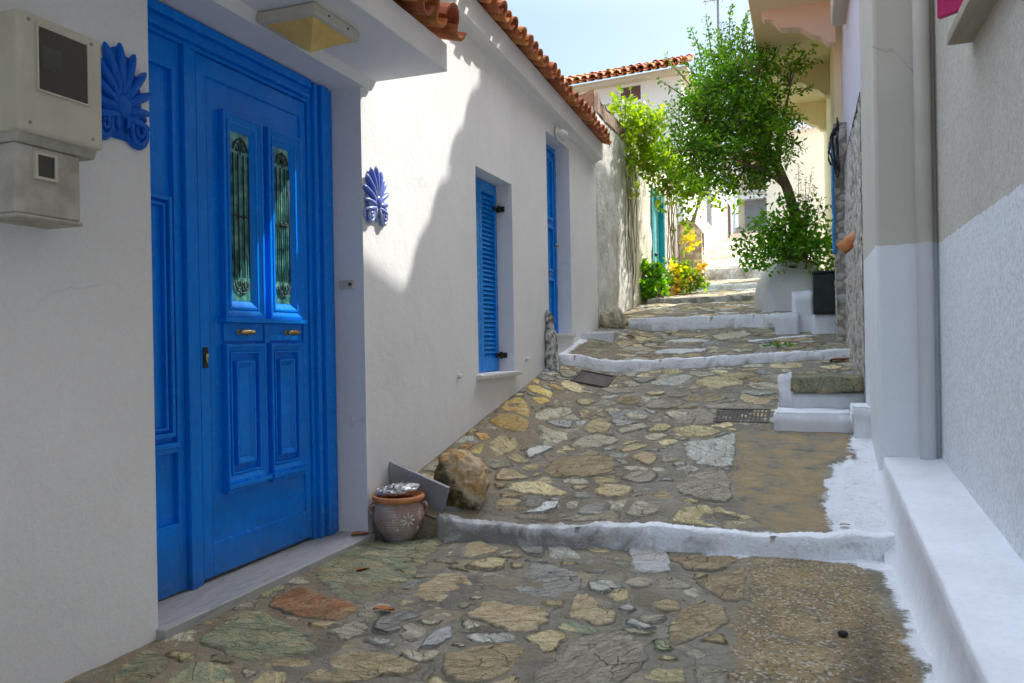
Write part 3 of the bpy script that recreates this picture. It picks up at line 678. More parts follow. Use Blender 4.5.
def fill_terrace(k, y0, y1, kinds, spacing, joint, skip=.06):
    """grow irregular stones into the free areas until they nearly touch"""
    g_ = .02; nx_, ny_ = int((.46 + 2.34) / g_), int((y1 - y0) / g_)
    own = np.full((ny_, nx_), -1, int); X0 = -2.34
    pts_ = np.array([(X0 + i * g_, y0 + j * g_) for j in range(ny_) for i in range(nx_)])
    dead = np.array([terr(*p) != k or (k < 6 and abs(p[1] - ystep(k, p[0])) < .05) or (k > 0 and p[1] - ystep(k - 1, p[0]) < (.10 if k == 1 else .2)) for p in pts_])
    for q in (SAND0, SAND1, *PAINT): dead |= sd_poly(pts_, q) > -.012
    own.reshape(-1)[dead] = -2
    for (i, j) in occ:
        a, b = int(round((i * CELL - X0) / g_)), int(round((j * CELL - y0) / g_))
        if 0 <= a < nx_ and 0 <= b < ny_: own[b, a] = -2
    seeds = []
    for _ in range(9000):
        a, b = rng.randrange(nx_), rng.randrange(ny_)
        if own[b, a] == -2: continue
        sp = spacing * rng.uniform(.55, 1.35)
        if all(((a - c) * g_) ** 2 + (((b - d) * g_) * 1.35) ** 2 > ((sp + s2) / 2) ** 2 for c, d, s2 in seeds): seeds.append((a, b, sp))
    if not seeds: return
    A = np.array([(X0 + a * g_, y0 + b * g_) for a, b, _ in seeds]); Wt = np.array([q[2] for q in seeds])
    wob = np.array([(.05 * mn.noise((p[0] * 7, p[1] * 7, k)), .05 * mn.noise((p[0] * 7, p[1] * 7, k + 40))) for p in pts_])
    best = np.full(len(pts_), 1e9); idx = np.full(len(pts_), -1)
    for n_, (c, w) in enumerate(zip(A, Wt)):
        d = np.hypot(pts_[:, 0] + wob[:, 0] - c[0], (pts_[:, 1] + wob[:, 1] - c[1]) * 1.35) / w
        m_ = d < best; best[m_] = d[m_]; idx[m_] = n_
    own2 = np.where(own.reshape(-1) == -2, -2, idx).reshape(ny_, nx_)
    for n_ in range(len(seeds)):
        yy, xx = np.nonzero(own2 == n_)
        if len(yy) < 9: continue
        a, b, _ = seeds[n_]; ca, cb = xx.mean(), yy.mean()
        if own2[int(round(cb)), int(round(ca))] != n_: ca, cb = a, b
        N = 22; rs = []
        for t_ in range(N):
            an = 2 * math.pi * t_ / N; r = 0
            while r < 40:
                u, v = int(round(ca + math.cos(an) * r)), int(round(cb + math.sin(an) * r))
                if not (0 <= u < nx_ and 0 <= v < ny_) or own2[v, u] != n_: break
                r += .5
            rs.append(r * g_)
        jt = joint * rng.uniform(.6, 1.5)
        rs = [max(.018, (rs[q - 1] * .25 + rs[q] * .5 + rs[(q + 1) % N] * .25) - jt) for q in range(N)]
        if sum(rs) / N < .032 or rng.random() < skip: continue
        cx_, cy_ = X0 + ca * g_, y0 + cb * g_
        poly = [(cx_ + rs[q] * math.cos(2 * math.pi * q / N), cy_ + rs[q] * math.sin(2 * math.pi * q / N)) for q in range(N)]
        flag(k, rng.choice(kinds), poly, .7, rng.uniform(.3, 1))
for a in ((0, .9, 4.35, 'gggooobtn', .17, .018, .34), (1, 4.1, 8.5, 'ggggooobbt', .21, .016, .18), (2, 7.6, 10.1, 'gggboont', .24, .014), (3, 9.7, 12.3, 'gggtow', .28, .016), (4, 12.1, 14.7, 'ggtow', .32, .02), (5, 14.5, 17.1, 'wtgo', .36, .02), (6, 17, 26, 'wtg', .5, .02)): fill_terrace(*a)
fl.at['rim'] = RIM
tag(fl.build('flagstones', [STN[c] for c in KIND], smooth=True, rec=False), kind='structure')

# lumpy white-washed step edges ------------------------------------------------
def step_edge(k, x0, x1, w, over, wear, drop=.0, seed=0):
    m = MB(); n = int((x1 - x0) / .012); sec = 9; wr = []
    for i in range(n + 1):
        x = x0 + (x1 - x0) * i / n; y = ystep(k, x); zb = zt(k, x, y); zc = zt(k + 1, x, y + w)
        ww = w * (1 + .45 * mn.noise((x * 2.6, seed, 0)) + .2 * mn.noise((x * 11, seed, 2)))
        fr = .035 + .018 * mn.noise((x * 4, seed, 5)); tp = over + .010 * mn.noise((x * 6, seed, 8))
        pr = [(-fr - .012, -.03), (-fr - .004, .012), (-fr + .004, (zc - zb) * .55), (-fr + .008, zc - zb + tp - .010), (-fr + .018, zc - zb + tp - .001), (ww * .35, zc - zb + tp), (ww * .7, zc - zb + tp - .002), (ww, zc - zb + tp * .3), (ww + .02, zc - zb - .03)]
        for j, (dy, dz) in enumerate(pr):
            e = .011 * mn.noise((x * 9, j * .9, seed)) + .008 * mn.noise((x * 27, j * 2.0, seed + 3)) + .004 * mn.noise((x * 70, j * 3.0, seed + 6))
            m.v.append((x, y + dy + e, zb + dz + e)); wr.append(wear(x, j))
    for i in range(n):
        for j in range(sec - 1): m.f.append((i*sec+j, (i+1)*sec+j, (i+1)*sec+j+1, i*sec+j+1)); m.m.append(0)
    m.f.append(tuple(range(sec))); m.m.append(0); m.f.append(tuple(range(n*sec, (n+1)*sec))); m.m.append(0)
    m.at['wear'] = wr
    return tag(m.build('street_step', M['step'], smooth=True, rec=False), kind='structure')
step_edge(0, -1.955, .44, .06, .006, lambda x, j: .50 * (1 - ss(-1.4, -.3, x)) + (.06 if j < 3 else -.2) - .30 * ss(-.9, -.2, x), seed=1)
step_edge(1, -2.3, .45, .15, .02, lambda x, j: -.25 + (.25 if j < 2 else 0), seed=2)
step_edge(2, -2.05, .0, .16, .025, lambda x, j: -.2 + (.3 if j < 2 else 0), seed=3)
step_edge(3, -2.25, .1, .14, .01, lambda x, j: .45, seed=4)
step_edge(4, -2.2, .2, .2, .01, lambda x, j: -.1, seed=5)
step_edge(5, -2.2, .3, .3, .01, lambda x, j: .35, seed=6)

# ================================================================== LEFT HOUSE
def wall_x(mb, X, y0, y1, z0, z1, holes, depth, back=True, m=0):
    ys = sorted({y0, y1, *[h[i] for h in holes for i in (0, 1)]}); zs = sorted({z0, z1, *[h[i] for h in holes for i in (2, 3)]})
    for a, b in zip(ys, ys[1:]):
        for c, d in zip(zs, zs[1:]):
            if any(h[0] <= (a + b) / 2 <= h[1] and h[2] <= (c + d) / 2 <= h[3] for h in holes): continue
            mb.quad((X, a, c), (X, b, c), (X, b, d), (X, a, d), m)
    for (a, b, c, d) in holes:
        B = X - depth if depth > 0 else X - depth
        mb.quad((X, a, c), (B, a, c), (B, a, d), (X, a, d), m); mb.quad((X, b, c), (B, b, c), (B, b, d), (X, b, d), m)
        mb.quad((X, a, c), (X, b, c), (B, b, c), (B, a, c), m); mb.quad((X, a, d), (X, b, d), (B, b, d), (B, a, d), m)
        if back: mb.quad((B, a, c), (B, b, c), (B, b, d), (B, a, d), m)
    mb.quad((X, y0, z0), (X, y0, z1), (X - math.copysign(1.2, depth), y0, z1), (X - math.copysign(1.2, depth), y0, z0), m)
    mb.quad((X, y1, z0), (X, y1, z1), (X - math.copysign(1.2, depth), y1, z1), (X - math.copysign(1.2, depth), y1, z0), m)

house = thing('white_house', 'long white stuccoed house on the left with blue doors, shutters and a tiled canopy', 'house', (-2.35, 2.4, -.03))
XW = -2.35; XD = -2.57
m = MB()
NICHE = (2.412, 3.985, -.2, 2.552); WIN = (5.67, 6.48, .834, 2.44); DR2 = (7.49, 8.31, 1.16, 3.15)
wall_x(m, XW, -5, 9.48, -.7, 3.36, [NICHE], .30)
m.v.clear(); m.f.clear(); m.m.clear()
# one sheet with three openings of different depth
def holes_sheet():
    hs = [NICHE, WIN, DR2]; wall_x(m, XW, -5, 9.48, -.7, 3.38, hs, .30)
    m.add([(XW, -5, 3.38), (XW, 9.48, 3.38), (XW, 9.48, 3.4), (XW, -5, 4.0)], [(0, 1, 2, 3)])
holes_sheet()
m.box(-7, -2.9, -5, 9.4, -.7, 3.5)
m.quad((-2.35, -5, 3.4), (-2.35, 9.48, 3.4), (-3, 9.48, 3.4), (-3, -5, 3.4))
m.build('wall', M['white_stucco'], house, rec=False)
m = MB()                                                        # boxed eave with a small cove under it
m.prism([(-2.349, 3.235), (-2.30, 3.268), (-2.255, 3.273), (-2.255, 3.47), (-2.6, 3.47), (-2.6, 3.235)], 'y', 4.0, 9.47)
m.v = [(a, b, c + .045 * (9.2 - b)) for a, b, c in m.v]          # the eave line climbs a little towards the near end
m.build('eave', M['soffit'], house, bevel=.004)

def tiles(mb, o, along, up, n, rows, pitch=.19, L=.42, rad=.082, step=.34, seed=1, row_lift=.02):
    """barrel tiles: o = eave corner, along = unit vector along the eave, up = unit vector up the slope"""
    r_ = random.Random(seed); o = Vector(o); al = Vector(along).normalized(); u = Vector(up).normalized(); nn = al.cross(u).normalized()
    if nn.z < 0: nn = -nn
    def half(c, ln, r0, r1, sign, th=.016, k=7):
        vs = []; fs = []
        for e, rr in ((0, r0), (ln, r1)):
            for off in (0, -th):
                for i in range(k + 1):
                    q = math.pi * i / k
                    vs.append(c + u * e + al * ((rr + off) * math.cos(q)) + nn * (sign * (rr + off) * math.sin(q)))
        K = k + 1
        for i in range(k):
            fs += [(i, i+1, 2*K+i+1, 2*K+i), (K+i, 3*K+i, 3*K+i+1, K+i+1), (i, K+i, K+i+1, i+1), (2*K+i, 2*K+i+1, 3*K+i+1, 3*K+i)]
        fs += [(0, 2*K, 3*K, K), (k, K+k, 3*K+k, 2*K+k)]
        mb.add(vs, fs)
    for i in range(n):
        for r in range(rows):
            j = lambda s: r_.uniform(-s, s)
            c = o + al * (i * pitch + j(.012)) + u * (r * step + j(.025)) + nn * (r * row_lift + rad * .9 + j(.008))
            half(c, L, rad + j(.006), rad * .84, 1)
            c2 = o + al * ((i + .5) * pitch + j(.01)) + u * (r * step - .015 + j(.02)) + nn * (r * row_lift + rad * .83)
            half(c2, L, rad * .80, rad * .92, -1)
m = MB()
sl_ = Vector((-1, 0, .38)).normalized()
tiles(m, (-2.175, 4.0, 3.675), (0, 1, -.045), sl_, 34, 4, pitch=.163, rad=.068, seed=3)
rf = m.build('roof_tiles', M['tile'], house, smooth=False, rec=False)
m = MB(); m.quad((-2.3, -5, 4.1), (-2.3, 9.45, 3.46), (-5.2, 9.45, 4.60), (-5.2, -5, 5.2)); m.quad((-5.2, -5, 5.1), (-5.2, 9.45, 4.58), (-8, 9.45, 3.4), (-8, -5, 4.0))
m.build('roof', M['tile'], house, rec=False)
# canopy over the door
cp = MB(); cp.box(-2.348, -1.85, .6, 4.085, 2.60, 2.755)
canopy = cp.build('canopy', M['soffit'], house, bevel=.006)
m = MB(); tiles(m, (-1.80, .75, 2.765), (0, 1, 0), Vector((-1, 0, .30)).normalized(), 18, 2, L=.36, step=.30, seed=8)
m.build('canopy_tiles', M['tile'], canopy, rec=False)
m = MB(); m.prism([(-2.349, 2.552), (-2.33, 2.552), (-2.30, 2.60), (-2.349, 2.60)], 'y', 2.2, 4.08); m.build('lintel', M['soffit'], house)

# threshold
m = MB(); m.box(-2.60, -2.305, 2.40, 3.99, -.07, .012); m.build('threshold', M['marble'], house, bevel=.006)

# front door ---------------------------------------------------------------
fd = MB()
def fr(mb, y0, y1, z0, z1, w, xa, xb):                          # rectangular moulding with mitred look
    mb.box(xa, xb, y0, y0 + w, z0, z1); mb.box(xa, xb, y1 - w, y1, z0, z1)
    mb.box(xa, xb - .0008, y0 + w, y1 - w, z0, z0 + w); mb.box(xa, xb - .0008, y0 + w, y1 - w, z1 - w, z1)
def cut(mb, y0, y1, z0, z1, w, x0, x1):                         # bevelled ring: outer edge at depth x0, inner edge at x1
    o = [(y0, z0), (y1, z0), (y1, z1), (y0, z1)]; i = [(y0+w, z0+w), (y1-w, z0+w), (y1-w, z1-w), (y0+w, z1-w)]
    for k in range(4):
        a, b = o[k], o[(k+1) % 4]; c, d = i[(k+1) % 4], i[k]
        mb.quad((x0, *a), (x0, *b), (x1, *c), (x1, *d))
# the leaf
LY0, LY1, LZ0, LZ1 = 2.917, 3.760, .03, 2.420
IY0, IY1, IZ0, IZ1 = 2.98, 3.715, .18, 2.335
fd.box(-2.62, XD, LY0, IY0, LZ0, LZ1); fd.box(-2.62, XD, IY1, LY1, LZ0, LZ1)
fd.box(-2.62, XD, IY0, IY1, LZ0, IZ0); fd.box(-2.62, XD, IY0, IY1, IZ1, LZ1)
cut(fd, IY0, IY1, IZ0, IZ1, .004, XD, XD - .014)
fd.quad((XD - .0115, IY0, IZ0), (XD - .0115, IY1, IZ0), (XD - .0115, IY1, IZ1), (XD - .0115, IY0, IZ1))
XP = XD - .0115
COLS = [(3.068, 3.362), (3.405, 3.690)]
for (a, b) in COLS:
    # upper glazed frame: outer fillet, ovolo, inner step
    z0, z1 = 1.225, 2.205
    fr(fd, a, b, z0, z1, .016, XP, XP + .034); cut(fd, a + .016, b - .016, z0 + .016, z1 - .016, .022, XP + .030, XP + .020)
    fr(fd, a + .038, b - .038, z0 + .038, z1 - .038, .014, XP, XP + .026); cut(fd, a + .052, b - .052, z0 + .052, z1 - .052, .028, XP + .022, XP + .006)
    # knob panel
    fd.box(XP, XP + .016, a + .004, b - .004, 1.112, 1.20)
    # lower panels: double nested frames
    z0, z1 = .437, 1.098
    fr(fd, a, b, z0, z1, .014, XP, XP + .034); cut(fd, a + .014, b - .014, z0 + .014, z1 - .014, .024, XP + .030, XP + .016)
    fr(fd, a + .038, b - .038, z0 + .038, z1 - .038, .010, XP, XP + .024)
    fr(fd, a + .078, b - .078, z0 + .082, z1 - .082, .012, XP, XP + .026); cut(fd, a + .09, b - .09, z0 + .094, z1 - .094, .02, XP + .022, XP + .008)
    fd.box(XP, XP + .010, a + .11, b - .11, z0 + .114, z1 - .114)
    fd.box(XP, XP + .048, a - .012, b + .012, .415, .437); fd.box(XP, XP + .030, a - .004, b + .004, .392, .4145)
fd.box(XP, XP + .046, 3.050, 3.708, 1.2005, 1.224); fd.box(XP, XP + .022, 3.366, 3.40, 1.10, 1.20)
leaf = fd.build('door', M['door_blue'], house, bevel=.0025, rec=True)
tag(leaf, 'panelled blue front door leaf with two narrow glazed panels')
for (a, b) in COLS:
    g = MB(); g.box(XP, XP + .005, a + .081, b - .081, 1.307, 2.123); pane = g.build('glass_pane', M['door_glass'], leaf)
    g = MB(); xg = XP + .011; c = (a + b) / 2; w = (b - a) / 2 - .085
    for q in (-.9, -.32, .32, .9): g.tube([(xg, c + w * q, 1.42), (xg, c + w * q * 1.0, 2.02)], .0035, 6)
    for zc, sg in ((1.42, -1), (2.02, 1)):
        g.tube([(xg, c + w * .85 * math.cos(t), zc + sg * (.02 + .055 * abs(math.sin(t)))) for t in np.linspace(0, math.pi, 13)], .0035, 6)
        for s in (-1, 1):
            g.tube([(xg, c + s * w * (.42 + .36 * math.cos(t) * (1 - t / 9)), zc + sg * (.03 + .028 * math.sin(t) * (1 - t / 9))) for t in np.linspace(0, 6.2, 16)], .003, 6)
        g.tube([(xg, c, zc), (xg, c, zc + sg * .085)], .003, 6)
    for zz in (1.72,):
        for s in (-1, 1): g.ell((xg, c + s * w * .32, zz), ((0, 0, .016), (.006, 0, 0), (0, .008, 0)))
        g.tube([(xg, c - w * .9, zz), (xg, c + w * .9, zz)], .003, 6)
    g.build('grille', M['black_iron'], leaf, smooth=True)
    g = MB(); yc = (a + b) / 2 + (-.012 if a < 3.2 else .03); zk = 1.154
    prof = [(.0, -.052), (.008, -.050), (.012, -.044), (.007, -.036), (.011, -.026), (.014, -.016), (.009, -.009), (.016, 0), (.009, .009), (.014, .016), (.011, .026), (.007, .036), (.012, .044), (.008, .05), (0, .052)]
    g.lathe(prof, (XP + .046, yc, zk), 14, axis='y')
    for s in (-.03, .03): g.lathe([(.006, 0), (.006, .03)], (XP + .014, yc + s, zk), 10, axis='x'); g.lathe([(.014, 0), (.012, .004)], (XP + .0165, yc + s, zk), 12, axis='x')
    g.build('handle', M['brass'], leaf, smooth=True)
g = MB(); g.box(XD, XD + .006, 2.930, 2.962, .99, 1.085); lk = g.build('lock_plate', M['black_iron'], leaf, bevel=.005)
g = MB(); g.lathe([(.010, 0), (.010, .008), (.007, .010)], (XD + .006, 2.946, 1.045), 14, axis='x'); g.box(XD + .006, XD + .011, 2.941, 2.951, 1.015, 1.045); g.build('keyhole', M['brass'], leaf)
# frame and side panel
g = MB()
for (a, b, x) in ((3.765, 3.80, XD + .012), (3.80, 3.835, XD + .034), (3.835, 3.86, XD + .022), (3.86, 3.93, XD + .046), (3.93, 3.984, XD + .030)):
    g.box(-2.645, x, a + .0006, b - .0006, .013, 2.545)
for (a, b, x) in ((2.425, 2.445, XD + .012), (2.445, 2.47, XD + .034), (2.47, 2.50, XD + .024), (2.50, 2.545, XD + .044)):
    g.box(-2.645, x, 2.436, 3.7645, a + .0006, b - .0006)
g.box(-2.645, XD + .020, 2.822, 2.862, .013, 2.424); g.box(-2.645, XD + .008, 2.8675, 2.907, .013, 2.424)
g.build('door_frame', M['door_blue'], house, bevel=.004)
g = MB()
a, b = 2.44, 2.820
g.box(-2.64, XD - .006, b - .045, b - .0008, .02, 2.424); g.box(-2.64, XD - .006, a, a + .07, .02, 2.424)
g.box(-2.64, XD - .006, a + .07, b - .045, .02, .32); g.box(-2.64, XD - .006, a + .07, b - .045, 2.30, 2.424); g.box(-2.64, XD - .03, a + .07, b - .045, .32, 2.30)
for (z0, z1) in ((.70, 1.74),):
    fr(g, a + .085, b - .062, z0, z1, .018, XD - .03, XD + .002); fr(g, a + .115, b - .092, z0 + .03, z1 - .03, .012, XD - .03, XD - .008)
g.box(XD - .03, XD + .016, a + .075, b - .05, .655, .675); g.box(XD - .03, XD + .004, a + .08, b - .056, .63, .6545)
tag(g.build('side_panel', M['door_blue'], house, bevel=.002), 'narrow fixed blue panel left of the door leaf')

# shuttered window -----------------------------------------------------------
XS = -2.49
wf = MB(); fr(wf, WIN[0] + .002, WIN[1] - .002, WIN[2], WIN[3] - .002, .03, -2.645, -2.515)
wf.box(-2.648, -2.6, WIN[0] + .01, WIN[1] - .01, WIN[2] + .01, WIN[3] - .01)
win = wf.build('window', M['shutter_blue'], house, bevel=.002)
for (a, b) in ((WIN[0] + .012, 6.072), (6.078, WIN[1] - .012)):
    g = MB(); z0, z1 = WIN[2] + .008, WIN[3] - .012; x0, x1 = XS - .035, XS
    g.box(x0, x1, a, a + .055, z0, z1); g.box(x0, x1, b - .055, b, z0, z1)
    g.box(x0, x1 - .0005, a + .055, b - .055, z0, z0 + .11); g.box(x0, x1 - .0005, a + .055, b - .055, z1 - .09, z1)
    n = 36; zz0, zz1 = z0 + .115, z1 - .095
    for i in range(n):
        z = zz0 + (zz1 - zz0) * (i + .5) / n; h = (zz1 - zz0) / n
        g.add([(x1 - .004, a + .055, z - h * .62), (x1 - .004, b - .055, z - h * .62), (x1 - .012, b - .055, z - h * .62 - .004), (x1 - .012, a + .055, z - h * .62 - .004),
               (x0 + .008, a + .055, z + h * .45), (x0 + .008, b - .055, z + h * .45), (x0 + .002, b - .055, z + h * .40), (x0 + .002, a + .055, z + h * .40)],
              [(0, 1, 5, 4), (3, 7, 6, 2), (0, 3, 2, 1), (4, 5, 6, 7), (0, 4, 7, 3), (1, 2, 6, 5)])
    sh = g.build('shutter', M['shutter_blue'], win, bevel=0)
for z in (.97, 2.23):
    g = MB(); g.box(XS, XS + .014, 6.39, 6.474, z - .018, z + .018); g.box(XS + .014, XS + .075, 6.455, 6.478, z - .022, z + .022); g.lathe([(.014, -.03), (.014, .03)], (XS + .03, 6.45, z), 10); g.build('hinge', M['black_iron'], win, bevel=.003)
g = MB(); g.box(-2.50, -2.295, 5.62, 6.53, .800, .832); g.build('window_sill', M['sill'], house, bevel=.005)

# second blue door up the lane ------------------------------------------------
g = MB(); XE = -2.50
fr(g, DR2[0] + .003, DR2[1] - .003, DR2[2] + .002, DR2[3] - .003, .05, -2.645, XE)
g.box(-2.645, XE - .02, DR2[0] + .05, DR2[1] - .05, DR2[2] + .05, DR2[3] - .05)
for (z0, z1) in ((1.28, 1.75), (1.82, 2.3), (2.36, 3.02)):
    fr(g, DR2[0] + .12, DR2[1] - .12, z0, z1, .03, XE - .02, XE + .004)
d2 = g.build('door', M['shutter_blue'], house, bevel=.004); tag(d2, 'tall narrow blue door set deep in the wall further up')
g = MB(); g.box(XE - .02, XE - .012, 8.17, 8.215, 1.98, 2.18); g.tube([(XE - .015, 8.19, 2.10), (XE + .045, 8.19, 2.10), (XE + .05, 8.10, 2.10)], .011, 8); g.build('handle', M['brass'], d2, smooth=True)
g = MB(); g.box(-2.50, -2.315, 7.46, 8.34, 1.122, 1.158); g.build('door_sill', M['sill'], house, bevel=.005)
# little white vent caps on the wall
for (y, z) in ((5.28, .845), (6.78, .93), (4.98, .0)):
    if z > .1:
        g = MB(); g.lathe([(.018, 0), (.018, .02), (.012, .03)], (XW, y, z), 12, axis='x'); g.build('pipe_cap', M['white_lamp'], house, smooth=True)

# ================================================================== fixtures on the left wall
# electricity meter box
mt = thing('meter_box', 'beige plastic electricity meter cabinet mounted on the left wall', 'meter box', (-2.35, 1.86, 1.48))
g = MB(); g.box(-2.349, -2.17, 1.725, 2.03, 1.74, 2.105); g.build('upper_case', M['meter'], mt, bevel=.014, seg=3)
g = MB()
g.prism([(-2.349, 1.744), (-2.185, 1.744), (-2.20, 1.712), (-2.349, 1.712)], 'y', 1.735, 2.02); g.box(-2.349, -2.205, 1.735, 1.965, 1.50, 1.711)
g.box(-2.349, -2.198, 1.73, 1.97, 1.485, 1.499); g.build('lower_case', M['meter_dirt'], mt, bevel=.006)
g = MB(); fr(g, 1.782, 1.970, 1.872, 2.075, .006, -2.171, -2.163); wfm = g.build('window_frame', M['meter'], mt)
g = MB(); g.box(-2.1705, -2.1665, 1.788, 1.964, 1.878, 2.069); g.build('glass', M['meter_glass'], wfm)
g = MB(); g.box(-2.1664, -2.1655, 1.80, 1.87, 1.945, 2.015); g.build('dial', M['paper'], wfm)
g = MB(); fr(g, 1.795, 1.872, 1.61, 1.695, .009, -2.2055, -2.193); g.build('hatch_frame', M['meter'], mt)
g = MB(); g.box(-2.205, -2.197, 1.804, 1.863, 1.619, 1.686); g.build('hatch_glass', M['meter_glass'], mt)
for (y, z) in ((1.76, 1.77), (1.985, 1.77), (1.76, 2.08), (1.985, 2.08)):
    g = MB(); g.lathe([(.006, 0), (.005, .003)], (-2.17, y, z), 10, axis='x'); g.build('screw', M['metal_grey'], mt)

def palmette(name, label, c, h, mat, mat2):
    """Greek palmette relief on the wall plane: c = centre (x of wall, y, z)"""
    t_ = MB(); x = c[0]; cy = c[1]; b = c[2] - .20 * h; s = h
    def P(u, w, n): return (x + n * s, cy + u * s * .74, b + w * s)
    # backing plate with a lobed outline
    out = []
    for i in range(72):
        a = math.pi * (-.18 + 1.36 * i / 71); r = .47 + .05 * abs(math.cos(a * 5.6)) + .16 * max(0, math.sin(a)) ** 4
        out.append((cy + r * .62 * s * math.cos(a), b + r * s * math.sin(a) * .98))
    n = len(out)
    t_.add([(x, p[0], p[1]) for p in out] + [(x + .035 * s, p[0], p[1]) for p in out] + [(x + .06 * s, cy, b + .12 * s)], [(i, (i+1) % n, n+(i+1) % n, n+i) for i in range(n)] + [(n+i, n+(i+1) % n, 2*n) for i in range(n)])
    for i in range(11):
        a = math.pi * (.5 + (i - 5) * .112); L = (.56 + .14 * math.cos((i - 5) * .30) ** 2) * (.86 if abs(i - 5) > 3 else 1)
        dr = Vector((math.cos(a), math.sin(a))); pr = Vector((-dr.y, dr.x))
        cc = dr * (L * .60); 
        A = Vector((0, dr.x, dr.y)) * s * L * .42; B = Vector((0, pr.x, pr.y)) * s * .052; C_ = Vector((1, 0, 0)) * s * .07
        t_.ell(P(cc.x * .86, cc.y, .045), (A, B, C_), 12, 10)
        t_.tube([P(dr.x * .86 * q, dr.y * q, .10 - .05 * abs(q / L - .5)) for q in np.linspace(.12, L * .9, 7)], [.013 * s, .016 * s, .017 * s, .016 * s, .014 * s, .010 * s, .005 * s], 8)
    t_.ell(P(0, .07, .06), ((0, 0, .13 * s), (0, .10 * s, 0), (.075 * s, 0, 0)), 14, 10)
    for sg in (-1, 1):
        pts = []
        for q in np.linspace(0, 1, 30):
            an = q * 4.2 * math.pi; r = .15 * (1 - q) + .015
            pts.append(P(sg * (.31 + r * math.cos(an + .9)), -.15 + r * math.sin(an + .9) * 1.1, .05 + .04 * q))
        t_.tube([P(sg * .05, .10, .06), P(sg * .18, .06, .065)] + pts, [.03 * s, .036 * s] + [(.034 - .014 * q) * s for q in np.linspace(0, 1, 30)], 8)
        t_.ell(P(sg * .31, -.15, .02), ((0, .17 * s, 0), (0, 0, .18 * s), (.04 * s, 0, 0)), 16, 8)
        t_.tube([P(sg * .07, .0, .07), P(sg * .10, -.12, .07), P(sg * .05, -.2, .06)], [.03 * s, .028 * s, .012 * s], 8)
    o = t_.build(name, mat, loc=(x, cy, c[2]), smooth=True)
    tag(o, label, 'wall ornament', 'palmette ornaments on the left wall')
    return o
palmette('wall_ornament', 'plain blue palmette relief half hidden behind the meter cabinet', (-2.349, 2.258, 2.02), .36, M['palmette'], None)
palmette('wall_ornament', 'glossy cobalt and white palmette relief on the sunlit wall beyond the door', (-2.349, 4.12, 1.955), .335, M['palmette2'], None)

cl = thing('ceiling_lamp', 'square cream lamp with amber pyramid shade under the door canopy', 'lamp', (-2.14, 3.2, 2.6))
g = MB(); cxl, cyl = -2.15, 3.20; hw = .155
g.prism([(cxl - hw, cyl - .19), (cxl + hw, cyl - .19), (cxl + hw, cyl + .19), (cxl - hw, cyl + .19)], 'z', 2.545, 2.599); g.build('frame', M['lamp_frame'], cl, bevel=.012)
g = MB(); q = .125; g.add([(cxl - q, cyl - .16, 2.545), (cxl + q, cyl - .16, 2.545), (cxl + q, cyl + .16, 2.545), (cxl - q, cyl + .16, 2.545), (cxl, cyl, 2.455)], [(0, 1, 4), (1, 2, 4), (2, 3, 4), (3, 0, 4)]); g.build('diffuser', M['amber'], cl)
for (dx, dy) in ((.15, -.08), (.15, .08), (-.03, .186)):
    g = MB(); g.lathe([(.006, 0), (.005, .008)], (cxl + dx - .0, cyl + dy, 2.572), 8, axis='x'); g.build('screw', M['black_iron'], cl)

wl = thing('wall_lamp', 'small white oval bulkhead lamp above the tall blue door', 'lamp', (-2.35, 7.9, 3.2))
g = MB(); g.ell((-2.335, 7.9, 3.20), ((.016, 0, 0), (0, .16, 0), (0, 0, .075)), 20, 6); g.build('base', M['white_lamp'], wl, smooth=True)
g = MB(); g.ell((-2.33, 7.9, 3.20), ((.085, 0, 0), (0, .13, 0), (0, 0, .055)), 20, 10); g.build('shade', M['white_lamp'], wl, smooth=True)

db = thing('doorbell', 'small cream doorbell on the reveal right of the blue door', 'doorbell', (-2.46, 3.985, 1.43))
g = MB(); g.box(-2.50, -2.41, 3.965, 3.984, 1.405, 1.452); g.build('case', M['lamp_frame'], db, bevel=.004)
g = MB(); g.box(-2.435, -2.419, 3.960, 3.965, 1.42, 1.438); g.build('button', M['black_iron'], db)

# ---------------------------------------------------------------- things at the door
pot = thing('flower_pot', 'round weathered clay pot with orange rim and white painted flower beside the door', 'pot', (-2.19, 4.06, -.03))
pc = (-2.19, 4.06, -.03)
g = MB(); g.lathe([(.01, .0), (.078, .0), (.082, .012), (.095, .03), (.128, .08), (.146, .125), (.148, .155), (.138, .19), (.122, .218), (.124, .225), (.112, .225), (.125, .19), (.12, .12), (.01, .10)], pc, 40)
body = g.build('body', M['pot'], pot, smooth=True)
g = MB(); g.lathe([(.118, .218), (.142, .226), (.150, .236), (.149, .252), (.141, .258), (.126, .256), (.118, .24)], pc, 40); g.build('rim', M['pot_rim'], pot, smooth=True)
for an in (R(215), R(20)):
    g = MB(); d = Vector((math.cos(an), math.sin(an), 0)); g.tube([Vector(pc) + d * r + Vector((0, 0, z)) for r, z in ((.122, .205), (.150, .208), (.162, .19), (.158, .165), (.142, .15))], .010, 8); g.build('handle', M['pot'], pot, smooth=True)
g = MB()
fa = R(-42); nn = Vector((math.cos(fa), math.sin(fa), 0)); tt = Vector((-nn.y, nn.x, 0))
fc = Vector(pc) + nn * .1475 + Vector((0, 0, .135))
for i in range(8):
    q = 2 * math.pi * i / 8; dr = tt * math.cos(q) + Vector((0, 0, 1)) * math.sin(q)
    cpt = fc + dr * .026 - nn * (.0035 * abs(math.cos(q)))
    g.ell(cpt, (dr * .016, nn.cross(dr) * .005, nn * .004), 8, 6)
